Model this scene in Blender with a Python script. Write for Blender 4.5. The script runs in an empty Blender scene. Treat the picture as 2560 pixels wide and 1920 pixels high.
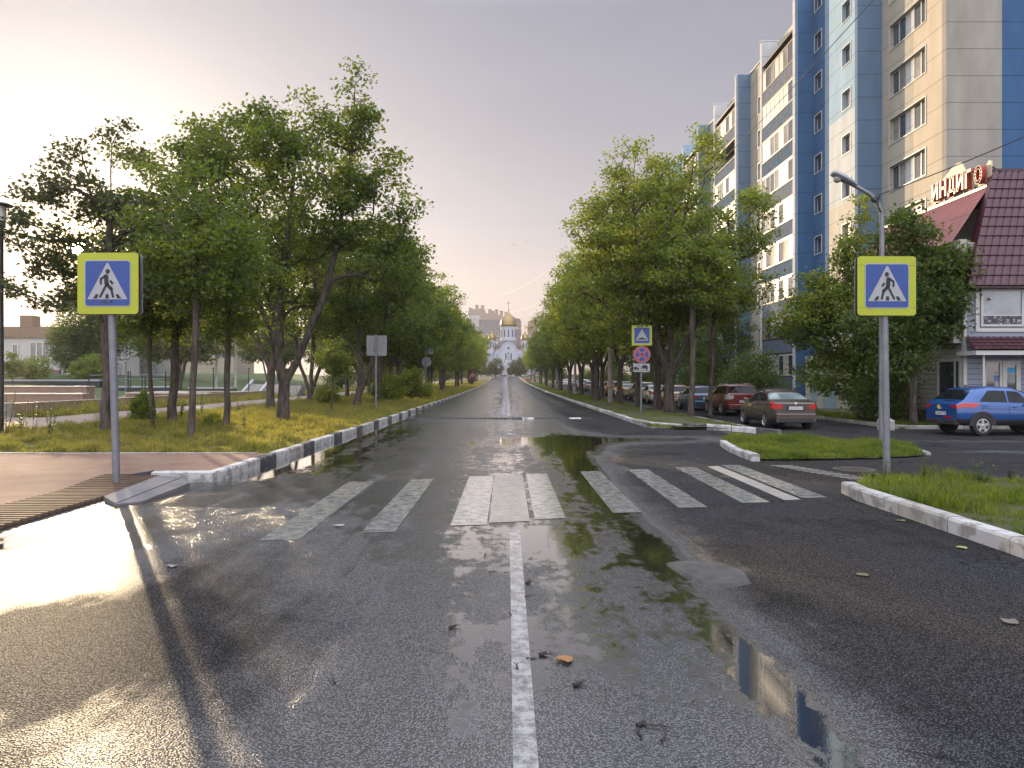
import bpy, math, random
import numpy as np
from mathutils import Vector, Matrix
R = math.radians
random.seed(7)
RNG = np.random.default_rng(11)
SC = bpy.context.scene
COL = SC.collection

# ------------------------------------------------------------------ camera
EYE = 1.6
cam_d = bpy.data.cameras.new("camera")
cam = bpy.data.objects.new("camera", cam_d)
COL.objects.link(cam)
cam.location = (0, 0, EYE)
cam.rotation_euler = (R(90), 0, 0)
cam_d.sensor_width = 36.0
cam_d.sensor_fit = 'HORIZONTAL'
cam_d.lens = 36.0 * 1905.0 / 2560.0
cam_d.shift_x = 13.0 / 2560
cam_d.shift_y = -11.0 / 2560
cam_d.clip_start = 0.05
cam_d.clip_end = 4000
SC.camera = cam

# ------------------------------------------------------------------ sky, sun, exposure
SUN_AZ = math.atan(0.5635)          # to the left of the view axis
SUN_EL = R(8.38)
SUN_DIR = Vector((-math.sin(SUN_AZ) * math.cos(SUN_EL), math.cos(SUN_AZ) * math.cos(SUN_EL), math.sin(SUN_EL)))
sd = bpy.data.lights.new("sun", 'SUN')
sd.energy = 4.0
sd.angle = R(0.55)
sd.color = (1.0, 0.76, 0.46)
so = bpy.data.objects.new("sun", sd)
COL.objects.link(so)
so.rotation_euler = (-SUN_DIR).to_track_quat('-Z', 'Y').to_euler()

W = bpy.data.worlds.new("World")
SC.world = W
W.use_nodes = True
wt = W.node_tree
wt.nodes.clear()
def WN(t, **k):
    n = wt.nodes.new(t)
    for a, b in k.items(): setattr(n, a, b)
    return n
def wmath(op, a, b=None, clamp=False):
    n = WN('ShaderNodeMath', operation=op); n.use_clamp = clamp
    for i, v in enumerate((a, b)):
        if v is None: continue
        if isinstance(v, (int, float)): n.inputs[i].default_value = v
        else: wt.links.new(v, n.inputs[i])
    return n.outputs[0]
def wmix(fac, a, b, mode='MIX'):
    n = WN('ShaderNodeMix', data_type='RGBA', blend_type=mode)
    for i, v in ((0, fac), (6, a), (7, b)):
        if isinstance(v, (int, float)): n.inputs[i].default_value = v
        elif isinstance(v, tuple): n.inputs[i].default_value = (*v, 1)
        else: wt.links.new(v, n.inputs[i])
    return n.outputs[2]
sky = WN('ShaderNodeTexSky', sky_type='NISHITA')
sky.sun_disc = False
sky.sun_elevation = SUN_EL
sky.sun_rotation = -SUN_AZ
sky.air_density = 2.0; sky.dust_density = 5.0; sky.ozone_density = 2.0
tc = WN('ShaderNodeTexCoord')
sep = WN('ShaderNodeSeparateXYZ'); wt.links.new(tc.outputs['Generated'], sep.inputs[0])
ramp = WN('ShaderNodeValToRGB')
cr = ramp.color_ramp
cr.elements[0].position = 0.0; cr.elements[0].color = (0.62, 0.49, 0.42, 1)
cr.elements[1].position = 1.0; cr.elements[1].color = (1.60, 1.68, 1.95, 1)  # overhead sky made brighter above the view, added fill for the shade
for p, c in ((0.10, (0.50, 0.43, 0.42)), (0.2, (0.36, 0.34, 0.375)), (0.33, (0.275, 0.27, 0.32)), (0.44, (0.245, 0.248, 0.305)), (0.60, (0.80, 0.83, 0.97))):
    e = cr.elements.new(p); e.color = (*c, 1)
wt.links.new(wmath('MAXIMUM', sep.outputs[2], 0.0), ramp.inputs[0])
# hazy glow of the low sun spreading over the left half of the sky
dn = WN('ShaderNodeVectorMath', operation='DOT_PRODUCT')
nn = WN('ShaderNodeVectorMath', operation='NORMALIZE'); wt.links.new(tc.outputs['Generated'], nn.inputs[0])
wt.links.new(nn.outputs[0], dn.inputs[0]); dn.inputs[1].default_value = SUN_DIR
dot = wmath('MAXIMUM', dn.outputs['Value'], 0.0)
g1 = wmath('POWER', dot, 16.0); g2 = wmath('POWER', dot, 90.0); g3 = wmath('GREATER_THAN', dot, math.cos(R(0.62)))
g4 = wmath('POWER', dot, 2500.0)
noi = WN('ShaderNodeTexNoise'); noi.inputs['Scale'].default_value = 2.2; noi.inputs['Detail'].default_value = 5
mp = WN('ShaderNodeMapping'); mp.inputs['Scale'].default_value = (1, 1, 3.5); wt.links.new(nn.outputs[0], mp.inputs[0]); wt.links.new(mp.outputs[0], noi.inputs['Vector'])
cl = wmath('ADD', wmath('MULTIPLY', noi.outputs['Fac'], 0.36), 0.81)
base = wmix(1.0, ramp.outputs[0], cl, 'MULTIPLY')
def scaled(v, col):
    return wmix(1.0, col, v, 'MULTIPLY')
c = wmix(1.0, base, scaled(g1, (0.155, 0.14, 0.105)), 'ADD')
c = wmix(1.0, c, scaled(g2, (0.34, 0.25, 0.13)), 'ADD')
c = wmix(1.0, c, scaled(g4, (3.0, 1.9, 0.8)), 'ADD')
c = wmix(1.0, c, scaled(g3, (38.0, 30.0, 18.0)), 'ADD')
back = wmath('MULTIPLY', wmath('MAXIMUM', wmath('MULTIPLY', sep.outputs[1], -1.0), 0.0), 1.1)  # extra sky brightness behind the camera, added to fill the shade
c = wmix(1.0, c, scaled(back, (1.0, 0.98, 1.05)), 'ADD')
hs = WN('ShaderNodeHueSaturation'); hs.inputs['Saturation'].default_value = 0.5
wt.links.new(sky.outputs[0], hs.inputs['Color'])
c = wmix(1.0, c, wmix(1.0, hs.outputs[0], (0.014, 0.014, 0.0145), 'MULTIPLY'), 'ADD')
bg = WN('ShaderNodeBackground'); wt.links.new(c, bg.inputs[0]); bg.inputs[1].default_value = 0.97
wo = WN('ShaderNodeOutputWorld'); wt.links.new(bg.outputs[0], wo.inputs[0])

SC.view_settings.view_transform = 'Standard'
SC.view_settings.look = 'None'
SC.view_settings.exposure = 0.56
SC.view_settings.gamma = 1.0
SC.view_settings.use_curve_mapping = False
SC.render.engine = 'CYCLES'
try:
    SC.cycles.max_bounces = 6; SC.cycles.diffuse_bounces = 2; SC.cycles.glossy_bounces = 3
    SC.cycles.transmission_bounces = 4; SC.cycles.transparent_max_bounces = 8
    SC.cycles.sample_clamp_indirect = 6; SC.cycles.caustics_reflective = False; SC.cycles.caustics_refractive = False
except Exception: pass

# ------------------------------------------------------------------ ground height and helpers
def sstep(a, b, x):
    t = np.clip((np.asarray(x, dtype=float) - a) / (b - a), 0, 1)
    return t * t * (3 - 2 * t)
def gz(x, y):
    x = np.asarray(x, dtype=float); y = np.asarray(y, dtype=float)
    yy = np.clip(y, 40, 335)
    z = 4e-5 * (yy - 40) ** 2
    z = z - 0.24 * sstep(6.0, 10.0, x) * sstep(13, 24, y) * (1 - sstep(150, 220, y))
    z = z + 2.2 * sstep(-30, -62, x) * sstep(66, 112, y) * (1 - sstep(200, 260, y))
    return z
def g(x, y): return float(gz(x, y))
def gp(dx, dy):
    "world point on the road for a spot of the photograph seen at 2212 px wide"
    y = 2633.6 / (dy - 820.0)
    return ((dx - 1095.0) / 1646.0 * y, y)

def tag(o, label=None, cat=None, group=None, kind=None):
    if label: o['label'] = label
    if cat: o['category'] = cat
    if group: o['group'] = group
    if kind: o['kind'] = kind
    return o
def empty(name, loc, rz=0.0, label=None, cat=None, group=None):
    o = bpy.data.objects.new(name, None)
    o.empty_display_size = 0.2
    COL.objects.link(o)
    o.location = loc; o.rotation_euler = (0, 0, rz)
    tag(o, label, cat, group)
    return o
def mesh_np(name, V, F, mats, parent=None, mi=None, smooth=False, loc=None):
    "V (n,3); F (m,3) or (m,4) int array or list of lists"
    me = bpy.data.meshes.new(name)
    if isinstance(F, np.ndarray):
        k = F.shape[1]
        me.vertices.add(len(V)); me.vertices.foreach_set('co', np.asarray(V, dtype=np.float32).ravel())
        me.loops.add(F.size); me.loops.foreach_set('vertex_index', F.astype(np.int32).ravel())
        me.polygons.add(len(F)); me.polygons.foreach_set('loop_start', np.arange(0, F.size, k, dtype=np.int32))
        me.update(calc_edges=True)
    else:
        me.from_pydata([tuple(v) for v in V], [], F); me.update()
    if not isinstance(mats, (list, tuple)): mats = [mats]
    for m in mats: me.materials.append(m)
    if mi is not None: me.polygons.foreach_set('material_index', np.asarray(mi, dtype=np.int32))
    if smooth: me.polygons.foreach_set('use_smooth', np.ones(len(me.polygons), dtype=bool))
    o = bpy.data.objects.new(name, me)
    COL.objects.link(o)
    if parent: o.parent = parent
    if loc is not None: o.location = loc
    return o
def copy_tree(o, parent=None):
    c = o.copy(); COL.objects.link(c); c.parent = parent
    for ch in list(o.children): copy_tree(ch, c)
    return c

class MB:
    "collects boxes, tubes, sheets into one mesh"
    def __init__(s): s.v = []; s.f = []; s.m = []
    def add(s, vs, fs, m=0):
        b = len(s.v); s.v += [tuple(v) for v in vs]
        for f in fs: s.f.append([b + i for i in f]); s.m.append(m)
    def box(s, x0, x1, y0, y1, z0, z1, m=0, M=None):
        vs = [(x, y, z) for z in (z0, z1) for y in (y0, y1) for x in (x0, x1)]
        if M is not None: vs = [tuple(M @ Vector(v)) for v in vs]
        s.add(vs, [(0, 2, 3, 1), (4, 5, 7, 6), (0, 1, 5, 4), (1, 3, 7, 5), (3, 2, 6, 7), (2, 0, 4, 6)], m)
    def bbox(s, x0, x1, y0, y1, z0, z1, b=0.01, m=0, M=None):
        "box with bevelled top edges"
        vs = [(x0, y0, z0), (x1, y0, z0), (x1, y1, z0), (x0, y1, z0),
              (x0, y0, z1 - b), (x1, y0, z1 - b), (x1, y1, z1 - b), (x0, y1, z1 - b),
              (x0 + b, y0 + b, z1), (x1 - b, y0 + b, z1), (x1 - b, y1 - b, z1), (x0 + b, y1 - b, z1)]
        if M is not None: vs = [tuple(M @ Vector(v)) for v in vs]
        fs = [(3, 2, 1, 0)]
        for k in range(4):
            j = (k + 1) % 4
            fs += [(k, j, j + 4, k + 4), (k + 4, j + 4, j + 8, k + 8)]
        fs.append((8, 9, 10, 11))
        s.add(vs, fs, m)
    def tube(s, pts, rad, n=10, m=0, cap=True):
        pts = [Vector(p) for p in pts]
        if not isinstance(rad, (list, tuple)): rad = [rad] * len(pts)
        up = Vector((0.13, 0.07, 1)).normalized(); vs = []; last = None
        for i, p in enumerate(pts):
            t = (pts[min(i + 1, len(pts) - 1)] - pts[max(i - 1, 0)]).normalized()
            if last is None:
                a = t.cross(up)
                if a.length < 0.2: a = t.cross(Vector((1, 0, 0)))
            else: a = last - t * last.dot(t)
            a.normalize(); last = a; b = t.cross(a)
            for k in range(n):
                q = 2 * math.pi * k / n
                vs.append(p + (a * math.cos(q) + b * math.sin(q)) * rad[i])
        fs = [(i * n + k, i * n + (k + 1) % n, (i + 1) * n + (k + 1) % n, (i + 1) * n + k) for i in range(len(pts) - 1) for k in range(n)]
        if cap:
            fs.append(tuple(reversed(range(n)))); fs.append(tuple(range((len(pts) - 1) * n, len(pts) * n)))
        s.add(vs, fs, m)
    def lathe(s, prof, c=(0, 0, 0), n=20, m=0, M=None):
        vs = [(c[0] + r * math.cos(2 * math.pi * k / n), c[1] + r * math.sin(2 * math.pi * k / n), c[2] + z) for r, z in prof for k in range(n)]
        if M is not None: vs = [tuple(M @ Vector(v)) for v in vs]
        fs = [(i * n + k, i * n + (k + 1) % n, (i + 1) * n + (k + 1) % n, (i + 1) * n + k) for i in range(len(prof) - 1) for k in range(n)]
        fs.append(tuple(reversed(range(n)))); fs.append(tuple(range((len(prof) - 1) * n, len(prof) * n)))
        s.add(vs, fs, m)
    def prism(s, poly, z0, z1, m=0, M=None):
        "poly in xy, extruded in z"
        n = len(poly)
        vs = [(x, y, z0) for x, y in poly] + [(x, y, z1) for x, y in poly]
        if M is not None: vs = [tuple(M @ Vector(v)) for v in vs]
        fs = [tuple(reversed(range(n))), tuple(range(n, 2 * n))] + [(k, (k + 1) % n, n + (k + 1) % n, n + k) for k in range(n)]
        s.add(vs, fs, m)
    def build(s, name, mats, parent=None, smooth=False, loc=None):
        o = mesh_np(name, s.v, s.f, mats, parent, s.m, smooth, loc)
        if smooth:
            try:
                o.data.set_sharp_from_angle(angle=R(38))
            except Exception: pass
        return o

# ------------------------------------------------------------------ materials
MATS = {}
class NT:
    def __init__(s, name):
        s.mat = bpy.data.materials.new(name); s.mat.use_nodes = True
        s.t = s.mat.node_tree; s.b = s.t.nodes['Principled BSDF']; s.out = s.t.nodes['Material Output']
        s.tc = None
    def n(s, t, **k):
        x = s.t.nodes.new(t)
        for a, b in k.items(): setattr(x, a, b)
        return x
    def link(s, a, b): s.t.links.new(a, b)
    def put(s, sock, v):
        if isinstance(v, (int, float)): sock.default_value = v
        elif isinstance(v, tuple): sock.default_value = (*v, 1) if len(v) == 3 and sock.type == 'RGBA' else v
        else: s.link(v, sock)
    def pos(s):
        if s.tc is None: s.tc = s.n('ShaderNodeNewGeometry')
        return s.tc.outputs['Position']
    def obj(s): return s.n('ShaderNodeTexCoord').outputs['Object']
    def xyz(s, v):
        x = s.n('ShaderNodeSeparateXYZ'); s.link(v, x.inputs[0]); return x.outputs
    def math(s, op, a, b=None, c=None, clamp=False):
        x = s.n('ShaderNodeMath', operation=op); x.use_clamp = clamp
        for i, v in enumerate((a, b, c)):
            if v is not None: s.put(x.inputs[i], v)
        return x.outputs[0]
    def mix(s, f, a, b, mode='MIX'):
        x = s.n('ShaderNodeMix', data_type='RGBA', blend_type=mode)
        s.put(x.inputs[0], f); s.put(x.inputs[6], a); s.put(x.inputs[7], b); return x.outputs[2]
    def noise(s, scale, detail=4, vec=None, rough=0.55, sc=None):
        x = s.n('ShaderNodeTexNoise'); x.inputs['Scale'].default_value = scale; x.inputs['Detail'].default_value = detail
        x.inputs['Roughness'].default_value = rough
        v = vec if vec is not None else s.pos()
        if sc:
            m = s.n('ShaderNodeMapping'); m.inputs['Scale'].default_value = sc; s.link(v, m.inputs[0]); v = m.outputs[0]
        s.link(v, x.inputs['Vector']); return x.outputs['Fac']
    def ramp(s, v, a, b):
        "linear 0..1 between a and b"
        x = s.n('ShaderNodeMapRange'); x.clamp = True
        s.put(x.inputs[0], v); x.inputs[1].default_value = a; x.inputs[2].default_value = b
        return x.outputs[0]
    def bump(s, h, strength, dist=0.02, normal=None):
        x = s.n('ShaderNodeBump'); s.put(x.inputs['Strength'], strength); x.inputs['Distance'].default_value = dist
        s.link(h, x.inputs['Height'])
        if normal is not None: s.link(normal, x.inputs['Normal'])
        s.link(x.outputs[0], s.b.inputs['Normal']); return x.outputs[0]
def pm(name, col, rough=0.6, metal=0.0, var=0.18, vs=3.0, bump=0.0, bs=40, coat=0.0, dirt=None, emis=None, spec=None):
    if name in MATS: return MATS[name]
    t = NT(name)
    c = col
    if var:
        f = t.noise(vs, 5, t.obj())
        c = t.mix(t.ramp(f, 0.3, 0.7), tuple(x * (1 - var) for x in col), tuple(min(1, x * (1 + var)) for x in col))
    if dirt:
        f2 = t.noise(dirt[1], 6, t.obj(), 0.65)
        c = t.mix(t.ramp(f2, dirt[2], dirt[2] + 0.12), c, dirt[0])
    t.put(t.b.inputs['Base Color'], c)
    t.b.inputs['Roughness'].default_value = rough
    t.b.inputs['Metallic'].default_value = metal
    if spec is not None: t.b.inputs['Specular IOR Level'].default_value = spec
    if coat: t.b.inputs['Coat Weight'].default_value = coat; t.b.inputs['Coat Roughness'].default_value = 0.06
    if bump: t.bump(t.noise(bs, 4, t.obj()), bump, 0.02)
    if emis: t.put(t.b.inputs['Emission Color'], emis[0]); t.b.inputs['Emission Strength'].default_value = emis[1]
    MATS[name] = t.mat
    return t.mat
def leafmat(name, c1, c2, trans=0.45, tcol=None, rough=0.5):
    if name in MATS: return MATS[name]
    t = NT(name)
    f = t.noise(0.9, 4); f2 = t.noise(11.0, 2)
    c = t.mix(t.ramp(f, 0.3, 0.7), c1, c2)
    c = t.mix(t.ramp(f2, 0.35, 0.65), t.mix(1.0, c, (0.62, 0.66, 0.7), 'MULTIPLY'), t.mix(1.0, c, (1.3, 1.25, 1.0), 'MULTIPLY'))
    t.put(t.b.inputs['Base Color'], c); t.b.inputs['Roughness'].default_value = rough
    t.b.inputs['Specular IOR Level'].default_value = 0.35
    tr = t.n('ShaderNodeBsdfTranslucent')
    tc_ = t.mix(1.0, c, tcol or (2.6, 2.2, 0.9), 'MULTIPLY'); t.link(tc_, tr.inputs[0])
    mx = t.n('ShaderNodeMixShader'); mx.inputs[0].default_value = trans
    t.link(t.b.outputs[0], mx.inputs[1]); t.link(tr.outputs[0], mx.inputs[2]); t.link(mx.outputs[0], t.out.inputs[0])
    MATS[name] = t.mat
    return t.mat

def asphalt():
    t = NT('wet_asphalt')
    at = t.n('ShaderNodeAttribute', attribute_name='wet'); wet = at.outputs['Fac']
    big = t.noise(0.45, 6, None, 0.6, (1, 0.55, 1))
    mid = t.noise(3.2, 6, None, 0.62, (1, 0.6, 1))
    brk = t.noise(11, 5, None, 0.7, (1, 0.6, 1))
    fine = t.noise(60, 4, None, 0.7)
    v = t.n('ShaderNodeTexVoronoi'); v.inputs['Scale'].default_value = 88; t.link(t.pos(), v.inputs['Vector'])
    grain = t.math('SUBTRACT', 1.0, v.outputs['Distance'])
    w = t.math('ADD', wet, t.math('MULTIPLY', t.math('SUBTRACT', mid, 0.5), 0.6))
    w = t.math('ADD', w, t.math('MULTIPLY', t.math('SUBTRACT', big, 0.5), 0.6))
    trk = t.noise(1.0, 4, None, 0.6, (2.6, 0.10, 1))
    w = t.math('ADD', w, t.math('MULTIPLY', t.math('SUBTRACT', trk, 0.5), 0.55))
    pud = t.ramp(t.math('ADD', w, t.math('MULTIPLY', t.math('SUBTRACT', brk, 0.5), 0.55)), 0.92, 1.06)          # standing water
    film = t.ramp(w, 0.16, 0.74)         # wet film
    # standing water drowns the low grains first
    dry = t.mix(t.ramp(grain, 0.45, 0.95), (0.085, 0.085, 0.09), (0.29, 0.285, 0.285))
    warm = t.mix(t.ramp(big, 0.4, 0.62), (1.0, 0.92, 0.86), (0.92, 0.96, 1.05))
    dry = t.mix(1.0, dry, warm, 'MULTIPLY')
    wetc = t.mix(1.0, dry, (0.58, 0.59, 0.61), 'MULTIPLY')
    stain = t.math('MULTIPLY', t.ramp(t.noise(0.8, 7, None, 0.68, (1, 0.7, 1)), 0.52, 0.64), 0.55)
    dry = t.mix(stain, dry, (0.03, 0.03, 0.03)); wetc = t.mix(stain, wetc, (0.012, 0.012, 0.012))
    c = t.mix(film, dry, wetc)
    c = t.mix(pud, c, (0.012, 0.012, 0.012))
    h = t.math('ADD', t.math('MULTIPLY', grain, 1.5), t.math('MULTIPLY', fine, 1.2))
    cav = t.math('MAXIMUM', t.ramp(h, 1.36, 1.80), pud)          # cavity shade painted into colour and gloss of the pits between stones
    c = t.mix(cav, t.mix(1.0, c, (0.55, 0.55, 0.55), 'MULTIPLY'), c)
    vc = t.n('ShaderNodeTexVoronoi', feature='DISTANCE_TO_EDGE'); vc.inputs['Scale'].default_value = 0.42
    mpv = t.n('ShaderNodeVectorMath', operation='ADD'); nv = t.n('ShaderNodeTexNoise'); nv.inputs['Scale'].default_value = 1.7; nv.inputs['Detail'].default_value = 6; t.link(t.pos(), nv.inputs['Vector'])
    t.link(t.pos(), mpv.inputs[0]); t.link(nv.outputs['Color'], mpv.inputs[1]); t.link(mpv.outputs[0], vc.inputs['Vector'])
    crack = t.math('MULTIPLY', t.math('LESS_THAN', vc.outputs['Distance'], 0.006), t.ramp(t.noise(0.33, 3), 0.50, 0.56))
    c = t.mix(t.math('MULTIPLY', crack, 0.8), c, (0.012, 0.012, 0.012))
    t.put(t.b.inputs['Base Color'], c)
    t.put(t.b.inputs['Specular IOR Level'], t.math('ADD', 0.05, t.math('MULTIPLY', cav, t.math('ADD', 0.28, t.math('MULTIPLY', film, 0.35)))))
    r = t.math('ADD', t.math('MULTIPLY', t.math('SUBTRACT', 1.0, film), 0.35), 0.30)
    r = t.math('MULTIPLY', r, t.math('SUBTRACT', 1.0, t.math('MULTIPLY', pud, 0.97)))
    t.put(t.b.inputs['Roughness'], r)
    st = t.math('MULTIPLY', t.math('SUBTRACT', 1.0, t.math('MULTIPLY', pud, 0.97)), t.math('SUBTRACT', 0.95, t.math('MULTIPLY', film, 0.80)))
    nb = t.bump(h, st, 0.045)
    t.b.inputs['IOR'].default_value = 1.45
    t.link(nb, t.b.inputs['Coat Normal'])
    # rain water film over the stones
    t.put(t.b.inputs['Coat Weight'], t.math('MAXIMUM', t.math('MULTIPLY', t.math('MULTIPLY', film, t.math('ADD', 0.6, t.math('MULTIPLY', cav, 0.4))), 1.0), pud))
    t.put(t.b.inputs['Coat Roughness'], t.math('MULTIPLY', t.math('SUBTRACT', 0.34, t.math('MULTIPLY', film, 0.22)), t.math('SUBTRACT', 1.0, t.math('MULTIPLY', pud, 0.97))))
    t.b.inputs['Coat IOR'].default_value = 2.1
    MATS['asphalt'] = t.mat
    return t.mat
M_ASPH = asphalt()

def whitepaint():
    t = NT('worn_road_paint')
    f = t.noise(9, 7, None, 0.7); f2 = t.noise(60, 3)
    m = t.ramp(t.math('ADD', f, t.math('MULTIPLY', f2, 0.35)), 0.58, 0.76)
    c = t.mix(m, (0.085, 0.085, 0.085), (0.33, 0.325, 0.315)); t.put(t.b.inputs['Base Color'], c)
    t.b.inputs['Roughness'].default_value = 0.42
    t.bump(t.noise(70, 3), 0.25, 0.006)
    t.b.inputs['Coat Weight'].default_value = 1.0; t.b.inputs['Coat Roughness'].default_value = 0.16; t.b.inputs['Coat IOR'].default_value = 1.9
    return t.mat
M_PAINT = whitepaint()
def kerbmat(name, col, under, lo):
    t = NT(name)
    f = t.noise(5, 7, None, 0.7)
    m = t.ramp(f, lo, lo + 0.10)
    z = t.noise(0.8, 3)
    c = t.mix(m, under, col)
    c = t.mix(t.ramp(z, 0.52, 0.7), c, t.mix(1.0, c, (0.75, 0.72, 0.66), 'MULTIPLY'))
    t.put(t.b.inputs['Base Color'], c); t.b.inputs['Roughness'].default_value = 0.75
    t.bump(t.noise(60, 5), 0.5, 0.006)
    return t.mat
M_KW = kerbmat('kerb_white', (0.47, 0.465, 0.46), (0.25, 0.24, 0.225), 0.42)
M_KD = kerbmat('kerb_black', (0.05, 0.052, 0.06), (0.22, 0.21, 0.20), 0.36)
M_KG = kerbmat('kerb_concrete', (0.36, 0.35, 0.33), (0.24, 0.23, 0.21), 0.42)
def pavemat(name, a, b, sheen=0.5, tile=None):
    t = NT(name)
    f = t.noise(2.0, 6); f2 = t.noise(140, 3)
    c = t.mix(t.ramp(f, 0.3, 0.7), a, b)
    c = t.mix(t.ramp(f2, 0.35, 0.7), t.mix(1.0, c, (0.72, 0.72, 0.72), 'MULTIPLY'), c)
    t.put(t.b.inputs['Base Color'], c); t.b.inputs['Roughness'].default_value = sheen
    f3 = t.noise(55, 4, None, .7); t.bump(f3, 0.8, 0.02)
    return t.mat
M_PAVE = pavemat('pink_pavement', (0.20, 0.115, 0.08), (0.28, 0.175, 0.125), 0.85)
M_PATH = pavemat('park_path', (0.26, 0.20, 0.165), (0.34, 0.27, 0.22), 0.8)
M_SOIL = pavemat('soil', (0.055, 0.06, 0.022), (0.09, 0.085, 0.035), 0.9)
M_LAWN = pavemat('lawn', (0.05, 0.085, 0.02), (0.075, 0.11, 0.03), 0.9)
M_CONC = pm('concrete', (0.33, 0.32, 0.30), 0.8, var=0.2, vs=3, bump=0.3, bs=60)
M_STEEL = pm('galvanised_steel', (0.19, 0.20, 0.225), 0.45, 0.4, var=0.15, vs=8, bump=0.06, bs=60)
M_DARKM = pm('dark_metal', (0.03, 0.032, 0.036), 0.45, 0.3)
M_BARK = None
def bark(name, a, b):
    t = NT(name)
    f = t.noise(9, 6, t.obj(), 0.65, (1, 1, 0.22)); f2 = t.noise(1.3, 3, t.obj())
    c = t.mix(t.ramp(f, 0.38, 0.62), a, b); c = t.mix(t.ramp(f2, 0.5, 0.7), c, t.mix(1.0, c, (0.75, 0.85, 0.6), 'MULTIPLY'))
    t.put(t.b.inputs['Base Color'], c); t.b.inputs['Roughness'].default_value = 0.9
    t.bump(f, 0.9, 0.03)
    return t.mat
M_BARK = bark('bark', (0.035, 0.028, 0.024), (0.11, 0.09, 0.075))
M_BIRCH = bark('birch_bark', (0.35, 0.34, 0.32), (0.55, 0.54, 0.52))
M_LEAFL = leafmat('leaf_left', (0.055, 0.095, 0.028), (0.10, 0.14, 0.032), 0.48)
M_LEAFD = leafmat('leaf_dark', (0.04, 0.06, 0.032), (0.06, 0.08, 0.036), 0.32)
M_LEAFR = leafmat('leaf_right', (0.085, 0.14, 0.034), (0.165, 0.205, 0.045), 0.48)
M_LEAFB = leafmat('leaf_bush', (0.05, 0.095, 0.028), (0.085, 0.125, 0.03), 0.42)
M_GRASSL = leafmat('grass_golden', (0.16, 0.18, 0.055), (0.27, 0.25, 0.09), 0.58, (2.1, 1.9, 1.1))
M_GRASSR = leafmat('grass_green', (0.065, 0.115, 0.025), (0.19, 0.215, 0.045), 0.50, (2.0, 1.9, 0.6))
# ================================================================== GROUND, ROADS, KERBS
def sheet(name, xs, ys, dz, mat, cond=None, wetf=None, kind='structure', label=None):
    xs = np.asarray(xs, float); ys = np.asarray(ys, float)
    X, Y = np.meshgrid(xs, ys); Z = gz(X, Y) + dz
    V = np.stack([X.ravel(), Y.ravel(), Z.ravel()], 1)
    nx, ny = len(xs), len(ys)
    i, j = np.meshgrid(np.arange(nx - 1), np.arange(ny - 1))
    a = (j * nx + i).ravel()
    F = np.stack([a, a + 1, a + nx + 1, a + nx], 1)
    if cond is not None:
        cx = V[F][:, :, 0].mean(1); cy = V[F][:, :, 1].mean(1)
        F = F[cond(cx, cy)]
        used = np.unique(F); m = -np.ones(len(V), int); m[used] = np.arange(len(used)); V = V[used]; F = m[F]
    o = mesh_np(name, V, F, mat)
    o.data.polygons.foreach_set('use_smooth', np.ones(len(F), dtype=bool))
    if wetf is not None:
        at = o.data.attributes.new('wet', 'FLOAT', 'POINT')
        at.data.foreach_set('value', wetf(V[:, 0], V[:, 1]).astype(np.float32))
    tag(o, label, kind=kind)
    return o
def gauss(x, c, s): return np.exp(-((x - c) / s) ** 2)
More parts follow.
